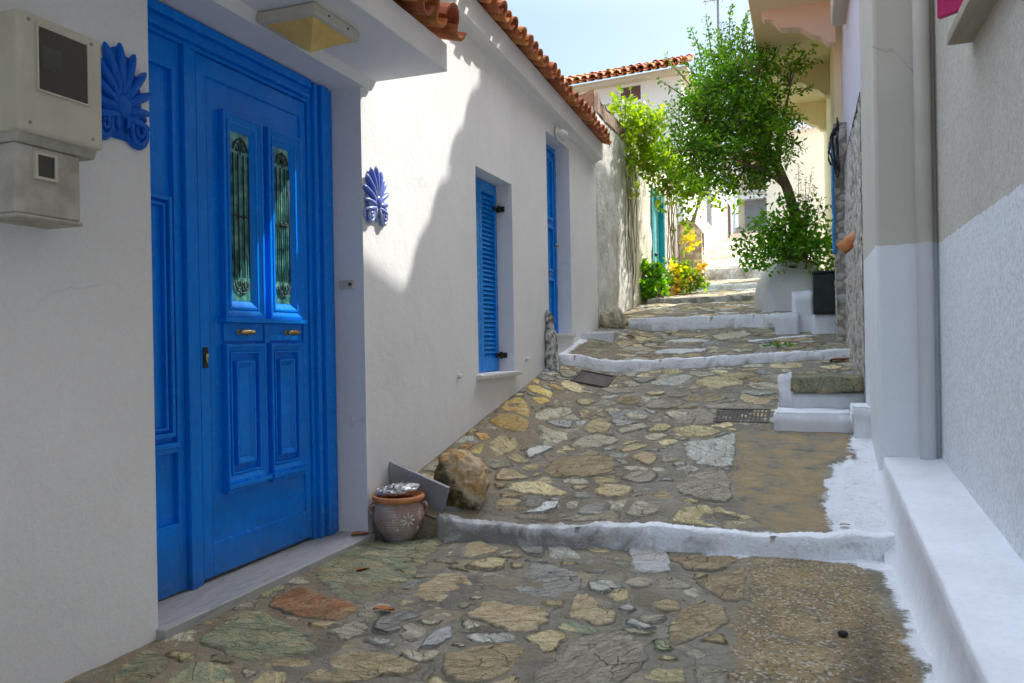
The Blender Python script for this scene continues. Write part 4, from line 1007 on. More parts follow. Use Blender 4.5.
for s in (-1, 1):
    for (du, dz) in ((.075, .03), (.085, .0), (.06, -.05)): g.ell(Vector(pc) + (nn * math.cos(s * du / .147) + tt * math.sin(s * du / .147)) * .147 + Vector((0, 0, .135 + dz)), (Vector((0, 0, .011)), tt * .004, nn * .004), 8, 6)
g.build('painted_flower', M['white_dab'], pot, smooth=True)
g = MB(); g.lathe([(.01, .2), (.118, .2), (.118, .21)], pc, 24); g.build('soil', M['soil'], pot)
# foil parcel lying on the pot
g = MB(); bm_ = bmesh.new(); bmesh.ops.create_icosphere(bm_, subdivisions=4, radius=1)
for v in bm_.verts:
    p = v.co; q = Vector((p.x * .125, p.y * .085, max(-.4, p.z) * .034))
    q *= 1 + .12 * mn.noise(p * 2.1) ; q.z += .010 * mn.noise(p * 5) + .006 * mn.noise(p * 12)
    v.co = Matrix.Rotation(R(25), 3, 'Z') @ (Matrix.Rotation(R(-7), 3, 'Y') @ q) + Vector((-2.195, 4.055, .252))
g.add([v.co for v in bm_.verts], [tuple(v.index for v in f.verts) for f in bm_.faces]); bm_.free()
tag(g.build('foil_parcel', M['foil'], loc=(-2.19, 4.05, .235)), 'crumpled silver foil parcel lying on top of the clay pot', 'parcel')
# leaning slab
P1, P2v, P3 = Vector((-2.335, 4.215, .385)), Vector((-1.915, 4.135, .262)), Vector((-2.03, 4.215, -.03))
P4 = P1 + (P3 - P2v); nrm = (P2v - P1).cross(P3 - P1).normalized(); th = nrm * .022
if th.y < 0: th = -th
g = MB(); q4 = [P1, P2v, P3, P4]; g.add(q4 + [p + th for p in q4], [(0, 1, 2, 3), (7, 6, 5, 4), (0, 4, 5, 1), (1, 5, 6, 2), (2, 6, 7, 3), (3, 7, 4, 0)])
tag(g.build('marble_slab', M['slab'], loc=(-2.15, 4.2, -.03), bevel=.003), 'grey marble slab leaning against the wall behind the clay pot', 'slab')
# boulder on the step
def boulder(name, mat, c, r, seed, sub=5, amp=.16, loc=None, moss=None):
    g = MB(); b_ = bmesh.new(); bmesh.ops.create_icosphere(b_, subdivisions=sub, radius=1); ms = []
    for v in b_.verts:
        p = v.co.copy(); o = Vector((seed, seed * 1.7, 0))
        k = 1 + amp * mn.noise(p * 1.3 + o) * 1.1 + amp * .8 * mn.noise(p * 2.6 + o) + amp * .55 * mn.noise(p * 6 + o) + amp * .3 * mn.noise(p * 13 + o) + amp * .14 * mn.noise(p * 30 + o)
        cell = mn.voronoi(p * 1.6 + o)[0]; k -= .10 * max(0, .35 - (cell[1] - cell[0]))
        v.co = Vector((p.x * r[0], p.y * r[1], p.z * r[2])) * k
        ms.append(moss(p) if moss else 0)
    g.add([Vector(c) + v.co for v in b_.verts], [tuple(v.index for v in f.verts) for f in b_.faces]); b_.free()
    if moss: g.at['moss'] = ms
    return g.build(name, mat, loc=loc or (c[0], c[1], c[2] - r[2]), smooth=True)
tag(boulder('boulder', M['rock'], (-1.93, 4.37, .258), (.170, .15, .178), 4, moss=lambda p: .46 - .40 * p.z - .55 * p.x - .05 * p.y), 'rough ochre boulder with dark moss sitting on the step end by the wall', 'rock')
# mottled stone leaning by the tall door
g = MB(); pts = []; 
for i in range(10):
    q = i / 9; pts.append((-2.27 - .05 * q + .015 * mn.noise((q * 5, 1, 0)), 7.34 + .03 * mn.noise((q * 4, 5, 0)) + .05 * q, .74 + .64 * q))
g.tube(pts, [.075, .075, .07, .062, .058, .052, .05, .045, .038, .02], 18)
g.v = [tuple(Vector(p) + Vector((mn.noise(Vector(p) * 18), mn.noise(Vector(p) * 18 + Vector((9, 0, 0))), 0)) * .04) for p in g.v]
tag(g.build('standing_stone', M['mottled'], loc=(-2.27, 7.34, .75), smooth=True), 'slim mottled black and white stone propped upright beside the tall blue door', 'stone')
# stone step below the tall door's end
ds = thing('stone_step', 'small stone doorstep with white edge at the far end of the white house', 'step', (-2.2, 9.0, 1.0))
g = MB(); g.box(-2.36, -2.02, 8.72, 9.25, .8, 1.19); g.build('tread', STN['w'], ds, bevel=.025)
g = MB(); g.box(-2.36, -1.99, 8.68, 8.7195, .8, 1.17); g.build('white_edge', M['whitewash'], ds, bevel=.01)
tag(boulder('corner_stone', STN['g'], (-2.2, 9.62, 1.33), (.16, .15, .16), 5, 4), 'grey corner stone at the foot of the weathered wall', 'stone')

# drain covers ------------------------------------------------------------------
def drain(label, cx, cy, w, l, k):
    t_ = thing('drain_cover', label, 'drain cover', (cx, cy, zt(k, cx, cy)), 'iron drain covers in the lane')
    s = TER[k][1]; z = lambda x, y: zt(k, x, y) + .001
    def bar(g, x0, x1, y0, y1, h): 
        g.add([(x, y, z(x, y) + hh) for hh in (-.02, h) for (x, y) in ((x0, y0), (x1, y0), (x1, y1), (x0, y1))], [(3,2,1,0),(4,5,6,7),(0,1,5,4),(1,2,6,5),(2,3,7,6),(3,0,4,7)])
    g = MB(); bar(g, cx - w, cx + w, cy - l, cy - l + .022, .011); bar(g, cx - w, cx + w, cy + l - .022, cy + l, .011); bar(g, cx - w, cx - w + .022, cy - l + .022, cy + l - .022, .011); bar(g, cx + w - .022, cx + w, cy - l + .022, cy + l - .022, .011); g.build('frame', M['drain'], t_)
    g = MB(); bar(g, cx - w + .022, cx + w - .022, cy - l + .022, cy + l - .022, .003)
    n = 12
    for i in range(n):
        x = cx - w + .03 + (2 * w - .06) * (i + .5) / n; bar(g, x - .006, x + .006, cy - l + .03, cy + l - .03, .009)
    g.build('grate', M['drain'], t_)
drain('dark rusty drain cover below the second white step near the left wall', -1.86, 7.28, .17, .2, 1)
drain('long dark drain cover in the paving left of the small white stairs', -.455, 6.28, .20, .17, 1)

# ================================================================== walls on the left, up the lane
def rough_block(name, mat, x0, x1, y0, y1, z0, z1f, seg=.06, amp=.03, parent=None, loc=None, holes=(), vor=None, faces='xX'):
    """lumpy masonry block; z1f(x, y) gives its top; the +X or -X face and the -Y face are subdivided"""
    g = MB(); cell = []; edge = []
    def disp(p, n):
        e = amp * (mn.noise(p * 1.7) * .9 + mn.noise(p * 5) * .5 + mn.noise(p * 13) * .25)
        if vor:
            q = Vector((p.x * vor, p.y * vor, p.z * vor * 1.45)) + Vector((mn.noise(p * 3), mn.noise(p * 3 + Vector((7, 1, 2))), mn.noise(p * 3 + Vector((3, 8, 1))))) * .35
            d, pts = mn.voronoi(q); ed = d[1] - d[0]; cell.append((mn.cell(pts[0] * 7.31) % 1.0)); edge.append(ed); e += amp * 1.2 * (min(ed, .3) / .3 - 1)
        return p + n * e
    def sheet(f, n, nu, nv):
        b = len(g.v)
        for j in range(nv + 1):
            for i in range(nu + 1): g.v.append(tuple(disp(f(i / nu, j / nv), n)))
        for j in range(nv):
            for i in range(nu): g.f.append((b+j*(nu+1)+i, b+j*(nu+1)+i+1, b+(j+1)*(nu+1)+i+1, b+(j+1)*(nu+1)+i)); g.m.append(0)
    ny = max(2, int((y1 - y0) / seg)); nx = max(2, int(min(x1 - x0, .8) / seg)); ztop = z1f(x1, (y0 + y1) / 2); nz = max(2, int((ztop - z0) / seg))
    L = lambda a, b, t: a + (b - a) * t
    if 'X' in faces: sheet(lambda u, v: Vector((x1, L(y0, y1, u), L(z0, z1f(x1, L(y0, y1, u)), v))), Vector((1, 0, 0)), ny, nz)
    if 'x' in faces: sheet(lambda u, v: Vector((x0, L(y0, y1, u), L(z0, z1f(x0, L(y0, y1, u)), v))), Vector((-1, 0, 0)), ny, nz)
    sheet(lambda u, v: Vector((L(x0, x1, u), y0, L(z0, z1f(L(x0, x1, u), y0), v))), Vector((0, -1, 0)), nx, nz)
    sheet(lambda u, v: Vector((L(x0, x1, u), L(y0, y1, v), z1f(L(x0, x1, u), L(y0, y1, v)))), Vector((0, 0, 1)), nx, ny)
    sheet(lambda u, v: Vector((L(x0, x1, u), y1, L(z0, z1f(L(x0, x1, u), y1), v))), Vector((0, 1, 0)), nx, 4)
    if vor: g.at['cell'] = cell; g.at['edge'] = edge
    return g.build(name, mat, parent=parent, loc=loc, smooth=True, rec=False)
ww = thing('weathered_wall', 'tall weathered grey plaster wall with dark stains after the white house', 'wall', (-2.6, 10.5, 1.1))
rough_block('wall', M['old_plaster'], -2.85, -2.37, 9.49, 11.62, .8, lambda x, y: 3.93 + .05 * mn.noise((x * 3, y * 3, 0)), parent=ww)
rough_block('coping', M['fascia_brown'], -2.88, -2.36, 9.50, 11.64, 3.90, lambda x, y: 4.10 + .06 * mn.noise((x * 4, y * 5, 2)), parent=ww, seg=.04, amp=.04)
cw = thing('cream_wall', 'old sunlit cream wall with a turquoise door under the vine', 'wall', (-2.5, 13.6, 1.6))
TD = (13.22, 14.5, 1.55, 3.62)
rough_block('wall', M['old_cream'], -2.85, -2.35, 11.63, 13.21, 1.2, lambda x, y: 4.1, parent=cw)
rough_block('wall_end', M['old_cream'], -2.85, -2.35, 14.51, 15.9, 1.2, lambda x, y: 4.1, parent=cw)
rough_block('lintel', M['old_cream'], -2.85, -2.35, 13.20, 14.52, 3.63, lambda x, y: 4.1, parent=cw)
g = MB(); fr(g, 13.22, 14.5, 1.5, 3.63, .13, -2.6, -2.33); tf = g.build('door_frame', M['teal'], cw, bevel=.01)
g = MB(); g.box(-2.6, -2.44, 13.35, 14.37, 1.55, 3.5)
for (a, b) in ((13.37, 13.85), (13.87, 14.35)):
    for (z0, z1) in ((1.7, 2.3), (2.4, 3.4)): fr(g, a + .03, b - .03, z0, z1, .05, -2.45, -2.42)
dl = g.build('door', M['teal_pale'], cw, bevel=.006); g = MB(); g.ell((-2.40, 13.9, 2.55), ((.03, 0, 0), (0, .03, 0), (0, 0, .03))); g.build('handle', M['black_iron'], dl, smooth=True)
# round-topped stone pier
pr = MB()
tag(rough_block('stone_pier', M['rubble_tan'], -2.34, -1.87, 16.0, 16.5, 2.0, lambda x, y: 3.42 - 1.3 * max(0, abs(x + 2.16) - .02) ** 2 * 2.2, amp=.03, vor=5, loc=(-2.1, 16.2, 2.3)), 'tan rubble stone pier with rounded top beside the lane, past the turquoise door', 'pier')

# far white two storey house ------------------------------------------------------
fh = thing('white_house', 'tall white house up the lane with tiled gable eave above the vine', 'house', (-3, 18, 2.4))
g = MB(); a0 = R(-7)
g.prism([(-2.42, 17.55), (-2.40, 31.5), (-9, 31.5), (-9, 18.5)], 'z', 1.5, 6.80); g.build('wall', M['white_far'], fh)
e0 = at(585, 80, 18.2); e1 = at(700, 52, 17.5)
g = MB(); g.prism([(-2.25, 17.3), (-2.2, 31.7), (-9.2, 31.7), (-9.2, 18.28)], 'z', 6.801, 6.90); g.build('eave', M['beige_far'], fh)
g = MB(); al = Vector((-7, .95, 0)).normalized(); tiles(g, (-2.3, 17.22, 6.90), al, Vector((.05, 1, .35)).normalized(), 36, 3, seed=21); g.build('roof_tiles', M['tile'], fh, rec=False)
g = MB(); g.add([(-2.3, 17.35, 6.91), (-2.3, 31.7, 6.91), (-9.2, 31.7, 6.91), (-9.2, 18.3, 6.91), (-5.5, 21, 8.0), (-5.5, 28, 8.0)], [(0, 1, 5, 4), (1, 2, 5), (2, 3, 4, 5), (3, 0, 4)]); g.build('roof', M['tile'], fh)
def far_window(parent, c0, c1, mat_, frame_, n):
    """window on a vertical wall between two bottom/top corners c0, c1 with wall normal n"""
    c0 = Vector(c0); c1 = Vector(c1); n = Vector(n).normalized(); up = Vector((0, 0, 1)); t = n.cross(up) * -1
    if t.dot(c1 - c0) < 0: t = -t
    w = t.dot(c1 - c0); h = c1.z - c0.z
    def slab(g, u0, u1, v0, v1, d0, d1):
        g.add([c0 + t * u + up * v + n * d for d in (d0, d1) for (u, v) in ((u0, v0), (u1, v0), (u1, v1), (u0, v1))], [(3,2,1,0),(4,5,6,7),(0,1,5,4),(1,2,6,5),(2,3,7,6),(3,0,4,7)])
    g = MB(); f = .07
    slab(g, -f, 0, -f, h + f, -.02, .03); slab(g, w, w + f, -f, h + f, -.02, .03); slab(g, 0, w, h, h + f, -.02, .028); slab(g, 0, w, -f, 0, -.02, .05)
    o = g.build('window', frame_, parent)
    g = MB(); slab(g, 0, w / 2 - .01, 0, h, -.02, .008); slab(g, w / 2 + .01, w, 0, h, -.02, .008)
    for i in range(int(h / .09)): slab(g, .05, w / 2 - .06, .04 + i * .09, .085 + i * .09, .008, .016); slab(g, w / 2 + .06, w - .05, .04 + i * .09, .085 + i * .09, .008, .016)
    g.build('shutter', mat_, o)
fn = Vector((-.95, -6.6, 0)).normalized(); fn = Vector((-.144, -.99, 0))
def on_front(px_, py_):                                          # measured on the angled gable front
    a = Vector((-2.42, 17.55, 0)); lo, hi = 10, 25
    for _ in range(40):
        mid = (lo + hi) / 2; p = at(px_, py_, mid); yy = 17.55 + (p.x + 2.42) * (18.5 - 17.55) / (-9 + 2.42)
        if mid < yy: lo = mid
        else: hi = mid
    return at(px_, py_, lo)
far_window(fh, on_front(621, 103), on_front(641, 85), M['brown_shutter'], M['white_far'], (-.1428, -.9897, 0))
far_window(fh, (-2.412, 21.6, 4.15), (-2.412, 23.0, 5.7), M['grey_shutter'], M['white_far'], (1, 0, 0))
far_window(fh, (-2.407, 27.9, 3.85), (-2.407, 29.2, 5.7), M['brown_shutter'], M['white_far'], (1, 0, 0))
far_window(fh, (-2.407, 26.2, 5.9), (-2.407, 27.4, 6.8), M['grey_shutter'], M['white_far'], (1, 0, 0))
g = MB(); ap = at(718, 14, 20); g.tube([(ap.x, 20, 7.2), (ap.x, 20, ap.z + .6)], .03, 8); g.tube([(ap.x - .35, 20, ap.z + .35), (ap.x + .35, 20, ap.z + .35)], .012, 6)
for q in (-.3, -.1, .1, .3): g.tube([(ap.x + q, 19.8, ap.z + .35), (ap.x + q, 20.2, ap.z + .35)], .008, 6)
g.tube([(ap.x, 20, 7.2), (ap.x - .25, 20.2, 7.9)], .015, 6)
tag(g.build('antenna', M['metal_grey'], loc=(ap.x, 20, 7.2)), 'thin aerial pole rising behind the tree', 'antenna')

# ================================================================== house at the end of the lane
eh = thing('beige_house', 'beige house with a blue grey gate closing the far end of the lane', 'house', (-1, 33, 4.2))
g = MB(); g.box(-2.4, 5, 33.0, 38, 3, 8.2); g.build('wall', M['beige_far'], eh)
g = MB(); g.box(-2.5, 5.2, 32.6, 38, 8.2005, 8.4); g.build('roof', M['tile'], eh)
g = MB(); g.box(-2.15, -1.1, 32.9, 33.02, 4.7, 6.5); fr_ = g.build('gate', M['grey_shutter'], eh)
g = MB(); g.box(-2.3, -1.0, 32.6, 33.0, 6.5, 6.65); g.build('gate_canopy', M['white_far'], eh)
far_window(eh, (-2.0, 32.995, 6.9), (-1.2, 32.995, 7.9), M['brown_shutter'], M['white_far'], (0, -1, 0))

# ================================================================== RIGHT SIDE
rh = thing('stucco_house', 'beige roughcast house on the right with white painted base and downpipe', 'house', (.9, 4, 0))
g = MB()
g.box(.727, 7, -6, 5.1995, -.7, 7.0)
g.build('wall', M['right_wall'], rh)
g = MB(); g.box(.405, 7, 5.20, 6.29, -.3, 7.2); g.box(.30, 7, 6.2905, 8.75, 4.22, 6.86); g.build('corner_block', M['pilaster'], rh, bevel=.02)
g = MB(); sl2 = .33
def zr(y): return 6.86 + (8.94 - y) * sl2
g.prism([(8.94, zr(8.94)), (5.86, zr(5.86)), (2.0, zr(2.0)), (-6.4, 6.4), (-6.4, 6.54), (2.0, zr(2.0) + .14), (8.94, zr(8.94) + .14)], 'x', .33, 7)
g.build('roof', M['tile'], rh, rec=True)
g = MB(); g.prism([(5.8, zr(5.8) - .01), (2.0, zr(2.0) - .01), (-6, 6.5), (-6, 6.3), (5.8, 6.3)], 'x', .73, 6.9); g.build('gable', M['right_wall'], rh)
# plinth ledge along the wall
g = MB(); n = 60; prv = None; 
def zl(y): return max(.19 + .062 * (y - 2.34), .03)
sec = [(.745, .010), (.62, .004), (.440, 0), (.431, -.003), (.426, -.010), (.423, -.05), (.420, -.11), (.402, None), (.352, None)]
b = 0
for i in range(n + 1):
    y = -4 + (5.199 + 4) * i / n; gz = zg(.40, min(max(y, -.9), 5.35))
    zt_ = max(zl(y), gz + .05)
    for j, (x, dz) in enumerate(sec):
        z = zt_ + dz if dz is not None else (gz + (.018 if x > .39 else -.02))
        if dz is not None and j >= 4: z = max(z, gz + .022 + .006 * (8 - j))
        e = .006 * mn.noise((x * 6, y * 5, 2))
        g.v.append((x + e, y, z + e))
K = len(sec)
for i in range(n):
    for j in range(K - 1): g.f.append((i*K+j, i*K+j+1, (i+1)*K+j+1, (i+1)*K+j)); g.m.append(0)
g.build('plinth', M['whitewash'], rh, smooth=True, rec=False)
g = MB(); g.tube([(.657, 5.145, .30), (.657, 5.145, 6.9)], .044, 20)
for z in (4.6,): g.lathe([(.049, z - .03), (.049, z + .03)], (.657, 5.145, 0), 20)
g.build('downpipe', M['pipe'], rh, smooth=True)
w_ = MB(); w_.box(.722, .737, 2.66, 3.766, 2.455, 3.9); wd = w_.build('window', M['window_dark'], rh)
g = MB(); g.box(.625, .85, 2.4, 4.08, 2.388, 2.441); g.build('window_sill', M['timber'], rh, bevel=.006)
g = MB(); ha, hb = Vector((.742, 3.766, 0)), Vector((.572, 3.911, 0)); dv = (hb - ha).normalized(); nv = Vector((-dv.y, dv.x, 0))
def sbox(u0, u1, z0, z1, d0, d1):
    g.add([ha + dv * u + nv * d + Vector((0, 0, z)) for z in (z0, z1) for (u, d) in ((u0, d0), (u1, d0), (u1, d1), (u0, d1))], [(3,2,1,0),(4,5,6,7),(0,1,5,4),(1,2,6,5),(2,3,7,6),(3,0,4,7)])
sbox(0, .226, 2.456, 3.9, -.014, .014)
for i in range(18): sbox(.035, .19, 2.52 + i * .066, 2.56 + i * .066, -.021, .021)
tag(g.build('shutter', M['crimson'], wd, bevel=.004), 'crimson open shutter')

# small white stairs
sr = thing('stone_stairs', 'two small whitewashed steps with a thick stone tread on the right of the lane', 'stairs', (.1, 6.1, .4))
def lump_box(mb, x0, x1, y0, y1, z0, z1, amp=.008, seg=.05, seed=0):
    b_ = bmesh.new(); bmesh.ops.create_cube(b_, size=1)
    bmesh.ops.bevel(b_, geom=b_.edges[:], offset=.03, segments=2, affect='EDGES', clamp_overlap=True)
    bmesh.ops.subdivide_edges(b_, edges=b_.edges[:], cuts=5, use_grid_fill=True)
    for v in b_.verts:
        p = Vector((x0 + (v.co.x + .5) * (x1 - x0), y0 + (v.co.y + .5) * (y1 - y0), z0 + (v.co.z + .5) * (z1 - z0)))
        o = Vector((seed, 0, 0)); v.co = p + Vector((mn.noise(p * 7 + o), mn.noise(p * 7 + o + Vector((5, 5, 5))), mn.noise(p * 7 + o + Vector((9, 1, 3))))) * amp + Vector((mn.noise(p * 25 + o), mn.noise(p * 25 + o + Vector((5, 5, 5))), mn.noise(p * 25 + o + Vector((9, 1, 3))))) * amp * .5
    mb.add([v.co for v in b_.verts], [tuple(v.index for v in f.verts) for f in b_.faces]); b_.free()
g = MB(); lump_box(g, -.215, .30, 5.94, 6.42, .15, .553, amp=.014, seed=1); g.build('lower_step', M['whitewash'], sr, smooth=True)
g = MB(); lump_box(g, -.09, .47, 6.40, 7.1, .42, .665, .014, seed=2); g.build('riser', M['whitewash'], sr, smooth=True)
g = MB(); lump_box(g, -.10, .47, 6.36, 7.12, .667, .775, .014, seed=3); g.build('tread', STN['n'], sr, smooth=True)
g = MB(); lump_box(g, -.19, -.085, 6.45, 6.62, .5, .80, .03, seed=4); g.build('white_edge', M['whitewash'], sr, smooth=True)
g = MB(); lump_box(g, .30, .46, 5.82, 6.3, .25, .60, .016, seed=6); g.build('side_wall', M['whitewash'], sr, smooth=True)

# balcony house ----------------------------------------------------------------
bh = thing('balcony_house', 'cream house on the right with stone base, lilac wall and overhanging scalloped balcony', 'house', (.9, 10, .6))
rough_block('stone_base', M['rubble'], .398, 1.2, 6.295, 9.9, .4, lambda x, y: 2.85, seg=.025, amp=.014, vor=8, parent=bh, faces='x')
rough_block('stone_base', M['rubble'], .315, .47, 8.9, 9.3, .4, lambda x, y: 3.28, seg=.02, amp=.014, vor=8, parent=bh, faces='x')
g = MB(); g.box(.44, 6, 6.295, 9.899, 2.84, 5.2); g.box(.46, 6, 6.3, 9.89, .4, 2.839); tag(g.build('upper_wall', M['lilac'], bh), 'lilac painted wall above the stone base')
g = MB(); g.box(.37, 6, 9.9, 15.2, .6, 5.2); g.box(.37, 6, 10.25, 15.2, 5.2005, 8.87); g.build('wall', M['cream'], bh)
g = MB(); tiles(g, (.32, 10.2, 8.80), (1, 0, 0), (0, 1, .3), 26, 2, seed=31); g.build('roof_tiles', M['tile'], bh, rec=False)
g = MB(); g.quad((.3, 10.25, 8.89), (7, 10.25, 8.89), (7, 15.4, 8.93), (.3, 15.4, 8.93)); g.build('roof', M['tile'], bh)
g = MB(); g.box(-.52, .369, 8.9, 13.7, 4.75, 4.93); bal = g.build('balcony', M['cream'], bh, bevel=.01)
g = MB(); g.box(-.52, -.42, 8.9, 13.7, 4.931, 5.75); g.box(-.4195, .36, 8.9, 9.0, 4.931, 5.75); g.build('parapet', M['peach'], bal)
def corbel(y0, y1, mat_):
    g = MB(); pts = [(.369, 4.75), (-.40, 4.75)]
    def arc(c, r, a0, a1, n=8): return [(c[0] + r * math.cos(R(a0 + (a1 - a0) * i / n)), c[1] + r * 1.0 * math.sin(R(a0 + (a1 - a0) * i / n))) for i in range(n + 1)]
    pts += [(-.40, 4.70), (-.37, 4.66), (-.30, 4.65), (-.26, 4.63), (-.235, 4.59), (-.20, 4.55), (-.13, 4.53), (-.04, 4.525), (.02, 4.51), (.06, 4.48), (.10, 4.44), (.15, 4.41), (.22, 4.39), (.27, 4.34), (.30, 4.31), (.369, 4.30)]
    g.prism(pts, 'y', y0, y1); g.build('corbel', mat_, bh)
corbel(9.45, 9.62, M['peach']); corbel(11.5, 11.67, M['cream']); corbel(13.4, 13.57, M['cream'])

# hose and cables at the stone corner
g = MB(); pts = []
for i in range(26):
    q = i / 25; p = at(838 + 3 * mn.noise((q * 6, 2, 0)) - 1 * q, 140 + 115 * q, 9.0); pts.append((.298 + .015 * mn.noise((q * 8, 1, 5)), 8.87 + .04 * mn.noise((q * 5, 7, 0)), p.z))
g.tube(pts, .016, 8)
tag(g.build('hose', M['hose'], loc=(.37, 8.95, 1.9), smooth=True), 'thin blue hose hanging down the rubble stone wall', 'hose')
g = MB(); r2 = random.Random(2)
for k in range(7):
    pts = []; 
    for i in range(12):
        q = i / 11; pts.append((.34 + .03 * mn.noise((q * 4, k, 0)) - .08 * math.sin(q * 3.1) * (k % 3) / 2, 8.7 + .35 * mn.noise((q * 3, k * 3.3, 1)), 3.25 - .55 * q + .12 * mn.noise((q * 5, k * 2.1, 2))))
    g.tube(pts, .010, 6)
tag(g.build('cable_bundle', M['cable'], loc=(.34, 8.7, 3.2), smooth=True), 'tangle of black cables on top of the rubble stone wall', 'cables')
# clay roof tile lying on the stone ledge
g = MB()
def half_tile(mb, c, ax, ln, r0, r1, upv):
    ax = Vector(ax); sd = ax.cross(Vector(upv)).normalized(); u = sd.cross(ax).normalized(); vs = []; K = 9
    for e, rr in ((0, r0), (ln, r1)):
        for off in (0, -.015):
            for i in range(K): q = math.pi * i / (K - 1); vs.append(Vector(c) + ax * e + sd * ((rr + off) * math.cos(q)) + u * ((rr + off) * math.sin(q)))
    fs = []
    for i in range(K - 1): fs += [(i, i+1, 2*K+i+1, 2*K+i), (K+i, 3*K+i, 3*K+i+1, K+i+1), (i, K+i, K+i+1, i+1), (2*K+i, 2*K+i+1, 3*K+i+1, 3*K+i)]
    fs += [(0, 2*K, 3*K, K), (K-1, 2*K-1, 4*K-1, 3*K-1)]; mb.add(vs, fs)
half_tile(g, (.31, 7.30, 1.80), Vector((.19, -.02, .17)).normalized(), .26, .075, .06, (-.5, -.6, .7))
tag(g.build('clay_tile', M['clay'], loc=(.35, 7.3, 1.88), smooth=True), 'orange clay gutter tile sticking out of the stone wall', 'tile')
# dark green utility box
ub = thing('utility_box', 'dark green metal utility box against the stone wall', 'utility box', (.26, 9.6, 1.31))
g = MB(); g.box(.095, .395, 9.36, 9.7, 1.33, 1.775); g.build('case', M['green_metal'], ub, bevel=.008)
g = MB(); g.box(.112, .378, 9.348, 9.3595, 1.35, 1.74); dr_ = g.build('door', M['green_metal'], ub, bevel=.004)
g = MB(); g.box(.13, .145, 9.335, 9.348, 1.52, 1.57); g.build('handle', M['black_iron'], dr_)
g = MB(); g.box(.085, .405, 9.335, 9.72, 1.7755, 1.80); g.build('lid', M['green_metal'], ub, bevel=.006)
g = MB(); lump_box(g, -.31, -.05, 9.45, 9.9, .95, 1.36, seed=8); lump_box(g, -.13, .10, 9.55, 10.2, .95, 1.60, .012, seed=9); lump_box(g, .08, .40, 9.4, 9.95, 1.0, 1.325, .015, seed=10)
tag(g.build('masonry_plinth', M['whitewash'], loc=(0, 9.6, 1.1), smooth=True), 'whitewashed stepped masonry blocks below the green utility box', 'masonry blocks')
# white planter of the tree
g = MB(); n = 44; mrows = 16
cx, cy = -.165, 11.02
for j in range(mrows + 1):
    q = j / mrows; z = 1.2 + .86 * q; r = (.37 + .10 * math.sin(min(1, q * 1.15) * 3.0)) * math.sqrt(max(.45, 1 - (max(0, q - .55) / .55) ** 2))
    if j == mrows: r *= .93
    for i in range(n):
        a = 2 * math.pi * i / n; p = Vector((math.cos(a), math.sin(a), z * 1.3))
        rr = r * (1 + .20 * mn.noise(p * 1.6) + .04 * mn.noise(p * 4.5) + .02 * mn.noise(p * 11)); g.v.append((cx + rr * math.cos(a), cy + rr * math.sin(a) * .9, z + .02 * mn.noise(p * 3)))
for j in range(mrows):
    for i in range(n): g.f.append((j*n+i, j*n+(i+1) % n, (j+1)*n+(i+1) % n, (j+1)*n+i)); g.m.append(0)
pl = thing('planter', 'big lumpy whitewashed masonry planter holding the tree', 'planter', (cx, cy, 1.3))
g.build('bowl', M['whitewash'], pl, smooth=True, rec=False)
g = MB(); g.lathe([(.01, 1.985), (.25, 1.985), (.25, 1.94)], (cx, cy, 0), 24); g.build('soil', M['soil'], pl)
# garden wall behind
gw = thing('garden_wall', 'pale wall with orange tile coping behind the tree, below the balcony', 'wall', (0, 16.6, 2))
g = MB(); g.box(-.66, .72, 16.5, 16.75, 1.5, 5.10); g.build('wall', M['white_far'], gw)
g = MB(); tiles(g, (-.62, 16.42, 5.09), (1, 0, 0), (0, 1, .25), 7, 1, seed=41); g.build('coping', M['tile'], gw, rec=False)

# ================================================================== PLANTS
def leaves(mb, pts, size, rng_, spread=.9, up=.25, m=0, wid=.42):
    for p in pts:
        d = Vector((rng_.gauss(0, 1), rng_.gauss(0, 1), rng_.gauss(0, 1) * spread + up)).normalized()
        s_ = d.cross(Vector((rng_.gauss(0, 1), rng_.gauss(0, 1), rng_.gauss(0, 1)))).normalized(); n_ = d.cross(s_)
        L = size * rng_.uniform(.6, 1.25); w = L * wid
        c = Vector(p)
        mb.add([c, c + d * L * .45 + s_ * w * .5 + n_ * L * .06, c + d * L + n_ * -L * .05, c + d * L * .45 - s_ * w * .5 + n_ * L * .06], [(0, 1, 2, 3)], m)
def lump_pts(lumps, per, rng_, clus=.07, ydep=1.0):
    """leaf points gathered in small clusters through each lump (x, y pixel-measured centre already in world units)"""
    out = []; cl_ = []
    for (c, r) in lumps:
        k = max(3, int(per * r * r / .04))
        for _ in range(k):
            while True:
                q = Vector((rng_.uniform(-1, 1), rng_.uniform(-1, 1), rng_.uniform(-1, 1)))
                if q.length <= 1 and q.length > rng_.random() * .7: break
            cc = Vector(c) + Vector((q.x * r, q.y * r * ydep, q.z * r)); cl_.append(cc)
            for _ in range(rng_.randint(10, 18)): out.append(cc + Vector((rng_.gauss(0, clus), rng_.gauss(0, clus), rng_.gauss(0, clus))))
    return out, cl_
def px_lumps(L): return [(at(x, y, Y), r * Y / 800 * .96) for (x, y, r, Y) in L]
rg = random.Random(17)
tr = thing('tree', 'leaning leafy green tree growing from the white planter over the lane', 'tree', (-.1, 10.95, 2.0))
